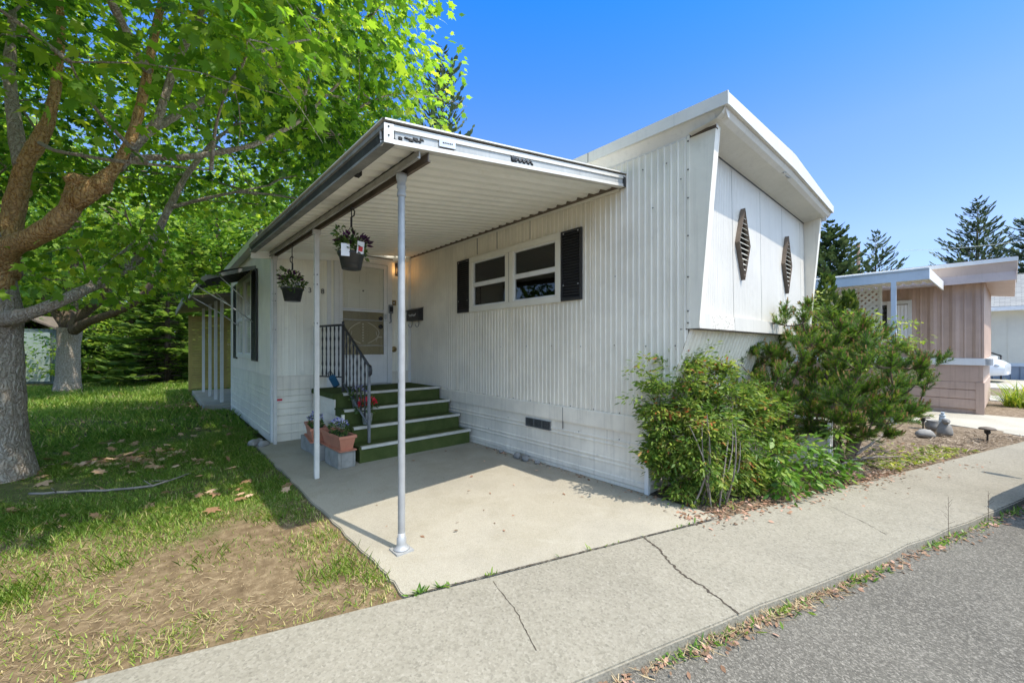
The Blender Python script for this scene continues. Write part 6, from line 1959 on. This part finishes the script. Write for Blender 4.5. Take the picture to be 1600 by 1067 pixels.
tag(instanced('dead_straw', BLADE_V, BLADE_F, np.stack([x, y, np.full(N, -.05)], 1), frames(yd, np.array([0, 0, 1.0]) + RNG.normal(0, .2, (N, 3))), np.stack([np.full(N, .004), RNG.uniform(.02, .10, N), RNG.uniform(.02, .05, N)], 1), RNG.random(N), M['straw']), 'dry grass in the gutter at the pavement edge', kind='stuff')
# gold green ground cover right of the pine
P = [(x_, walk_y(x_) + .06 + abs(RNG.normal(0, .25)), .0) for x_ in RNG.uniform(2.7, 4.6, 700)]
scatter('ground_cover', 'yellow green creeping ground cover at the pavement edge', P, .06, M['goldleaf'], z=.0, tilt=.8)
# seed stalks in the gutter
for lab, x_, h_ in (('taller dry seed stalk standing in the gutter', .95, .30), ('dry branching stalk in the gutter nearer the far end', 1.62, .24)):
    r_ = MB(); b_ = Vector((0, 0, -.05))
    r_.tube([b_, b_ + Vector((.01, 0, h_ * .5)), b_ + Vector((.03, 0, h_))], [.0018, .0014, .0008], 5, 0, False)
    for k in range(6):
        z_ = h_ * (.35 + .1 * k); s_ = b_ + Vector((.02, 0, z_)); r_.tube([s_, s_ + Vector((random.uniform(-.05, .05), random.uniform(-.05, .05), .04))], [.0011, .0006], 4, 0, False)
    o = r_.build('seed_stalk', M['browntwig']); o.location = (x_, road_y(x_) - .02, 0); tag(o, lab, 'plant')

# fallen branch on the lawn, dead wood under the pine
def stick(label, pts, r, side=4, group=None):
    m = MB(); b_ = Vector(pts[0]); P, R = resample(pts, [r] * (len(pts) - 1) + [r * .35], .08)
    P = [p + Vector((random.uniform(-1, 1), random.uniform(-1, 1), random.uniform(0, 1))) * r * .6 for p in P]
    m.tube([p - b_ for p in P], R, 6)
    for _ in range(side):
        i = random.randrange(2, len(P) - 1); d = Vector((random.uniform(-1, 1), random.uniform(-1, 1), random.uniform(0, .5))) * .14
        m.tube([P[i] - b_, P[i] - b_ + d * .6, P[i] - b_ + d], [r * .5, r * .4, r * .2], 5)
    o = m.build('fallen_branch', M['deadwood']); o.location = b_; tag(o, label, 'branch', group)
def gl_(px, py, z=.01):
    Y = 625 * 1.35 / (py - 543); p = at(px, py, Y); p.z = z; return p
stick('long thin grey branch lying across the shaded lawn', [gl_(46, 774), gl_(110, 770), gl_(180, 767), gl_(240, 762), gl_(298, 741)], .012)
stick('bent bare branch lying lowest under the pine', [gl_(1290, 742, .03), gl_(1330, 728, .07), gl_(1370, 722, .06), gl_(1412, 716, .02)], .012)
stick('bare branch reaching out toward the ornament', [Vector((2.7, -1.1, .10)), Vector((3.3, -1.25, .24)), Vector((3.8, -1.3, .36)), Vector((4.2, -1.35, .38))], .014)
stick('short twig pile branch beside the tongue cover', [gl_(1300, 725, .05), gl_(1340, 712, .10), gl_(1385, 700, .05)], .010)
# ------------------------------------------------------------------ sky, sun, camera
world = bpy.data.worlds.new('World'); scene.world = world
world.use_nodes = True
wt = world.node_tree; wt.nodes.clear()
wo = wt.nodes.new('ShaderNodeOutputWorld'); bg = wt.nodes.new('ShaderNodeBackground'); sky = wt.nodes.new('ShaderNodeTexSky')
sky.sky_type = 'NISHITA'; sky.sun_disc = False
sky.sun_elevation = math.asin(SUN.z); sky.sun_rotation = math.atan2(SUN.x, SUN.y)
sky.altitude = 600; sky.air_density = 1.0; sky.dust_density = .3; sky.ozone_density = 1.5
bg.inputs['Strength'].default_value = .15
# deep clear sky: pale at the horizon, deep blue higher up, whitened round the high sun for added fill
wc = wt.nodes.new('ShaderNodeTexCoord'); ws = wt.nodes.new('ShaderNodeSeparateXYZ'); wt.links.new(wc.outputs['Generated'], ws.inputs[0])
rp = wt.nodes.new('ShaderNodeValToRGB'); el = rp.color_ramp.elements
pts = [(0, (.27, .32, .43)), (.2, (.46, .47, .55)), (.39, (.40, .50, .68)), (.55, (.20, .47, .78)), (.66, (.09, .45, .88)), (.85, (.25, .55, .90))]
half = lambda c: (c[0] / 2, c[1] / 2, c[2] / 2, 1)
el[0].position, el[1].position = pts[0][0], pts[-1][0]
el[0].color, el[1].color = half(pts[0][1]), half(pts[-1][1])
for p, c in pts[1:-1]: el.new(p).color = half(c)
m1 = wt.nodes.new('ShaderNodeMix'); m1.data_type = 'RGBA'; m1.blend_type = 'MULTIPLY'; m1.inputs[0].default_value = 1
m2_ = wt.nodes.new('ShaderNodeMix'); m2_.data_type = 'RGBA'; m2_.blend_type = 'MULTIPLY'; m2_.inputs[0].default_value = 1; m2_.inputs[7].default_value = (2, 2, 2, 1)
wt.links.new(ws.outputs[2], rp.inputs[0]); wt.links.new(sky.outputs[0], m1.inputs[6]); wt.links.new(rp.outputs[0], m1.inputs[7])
# sky round the sun, behind the camera, boosted and whitened as added fill light
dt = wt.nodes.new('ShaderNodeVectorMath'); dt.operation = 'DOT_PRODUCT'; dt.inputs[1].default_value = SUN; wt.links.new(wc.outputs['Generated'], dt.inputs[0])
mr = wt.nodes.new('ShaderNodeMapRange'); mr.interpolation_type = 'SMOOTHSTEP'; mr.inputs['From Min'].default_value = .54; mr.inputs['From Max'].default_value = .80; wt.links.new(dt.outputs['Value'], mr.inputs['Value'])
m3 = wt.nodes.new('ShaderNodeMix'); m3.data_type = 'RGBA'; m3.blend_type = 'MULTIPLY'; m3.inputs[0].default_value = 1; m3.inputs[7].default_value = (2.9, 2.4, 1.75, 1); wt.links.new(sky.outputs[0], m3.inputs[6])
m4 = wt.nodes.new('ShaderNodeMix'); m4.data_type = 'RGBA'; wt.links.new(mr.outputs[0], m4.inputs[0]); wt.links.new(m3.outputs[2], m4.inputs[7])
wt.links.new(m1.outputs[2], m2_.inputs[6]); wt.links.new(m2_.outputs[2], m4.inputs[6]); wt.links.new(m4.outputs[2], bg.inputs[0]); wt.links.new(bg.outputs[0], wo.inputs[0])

ld = bpy.data.lights.new('sun', 'SUN'); ld.energy = 2.0; ld.angle = rad(.5); ld.color = (1, .93, .82)
lo = bpy.data.objects.new('sun', ld); COL.objects.link(lo); lo.rotation_euler = SUN.to_track_quat('Z', 'Y').to_euler(); lo.location = (0, -5, 20)

cam = bpy.data.cameras.new('camera'); co = bpy.data.objects.new('camera', cam); COL.objects.link(co)
cam.sensor_width = 36; cam.lens = 36 * 625 / 1600; cam.shift_y = 9.5 / 1600; cam.clip_start = .05; cam.clip_end = 600
co.location = CAM; co.rotation_euler = (PI / 2, 0, -math.atan2(FWD.x, FWD.y))
scene.camera = co
scene.render.resolution_x = 1024; scene.render.resolution_y = 682
scene.view_settings.view_transform = 'Standard'; scene.view_settings.look = 'None'; scene.view_settings.gamma = 1
scene.view_settings.exposure = 1.55
scene.cycles.max_bounces = 8; scene.cycles.diffuse_bounces = 4; scene.cycles.transmission_bounces = 6; scene.cycles.transparent_max_bounces = 12
scene.cycles.use_denoising = True
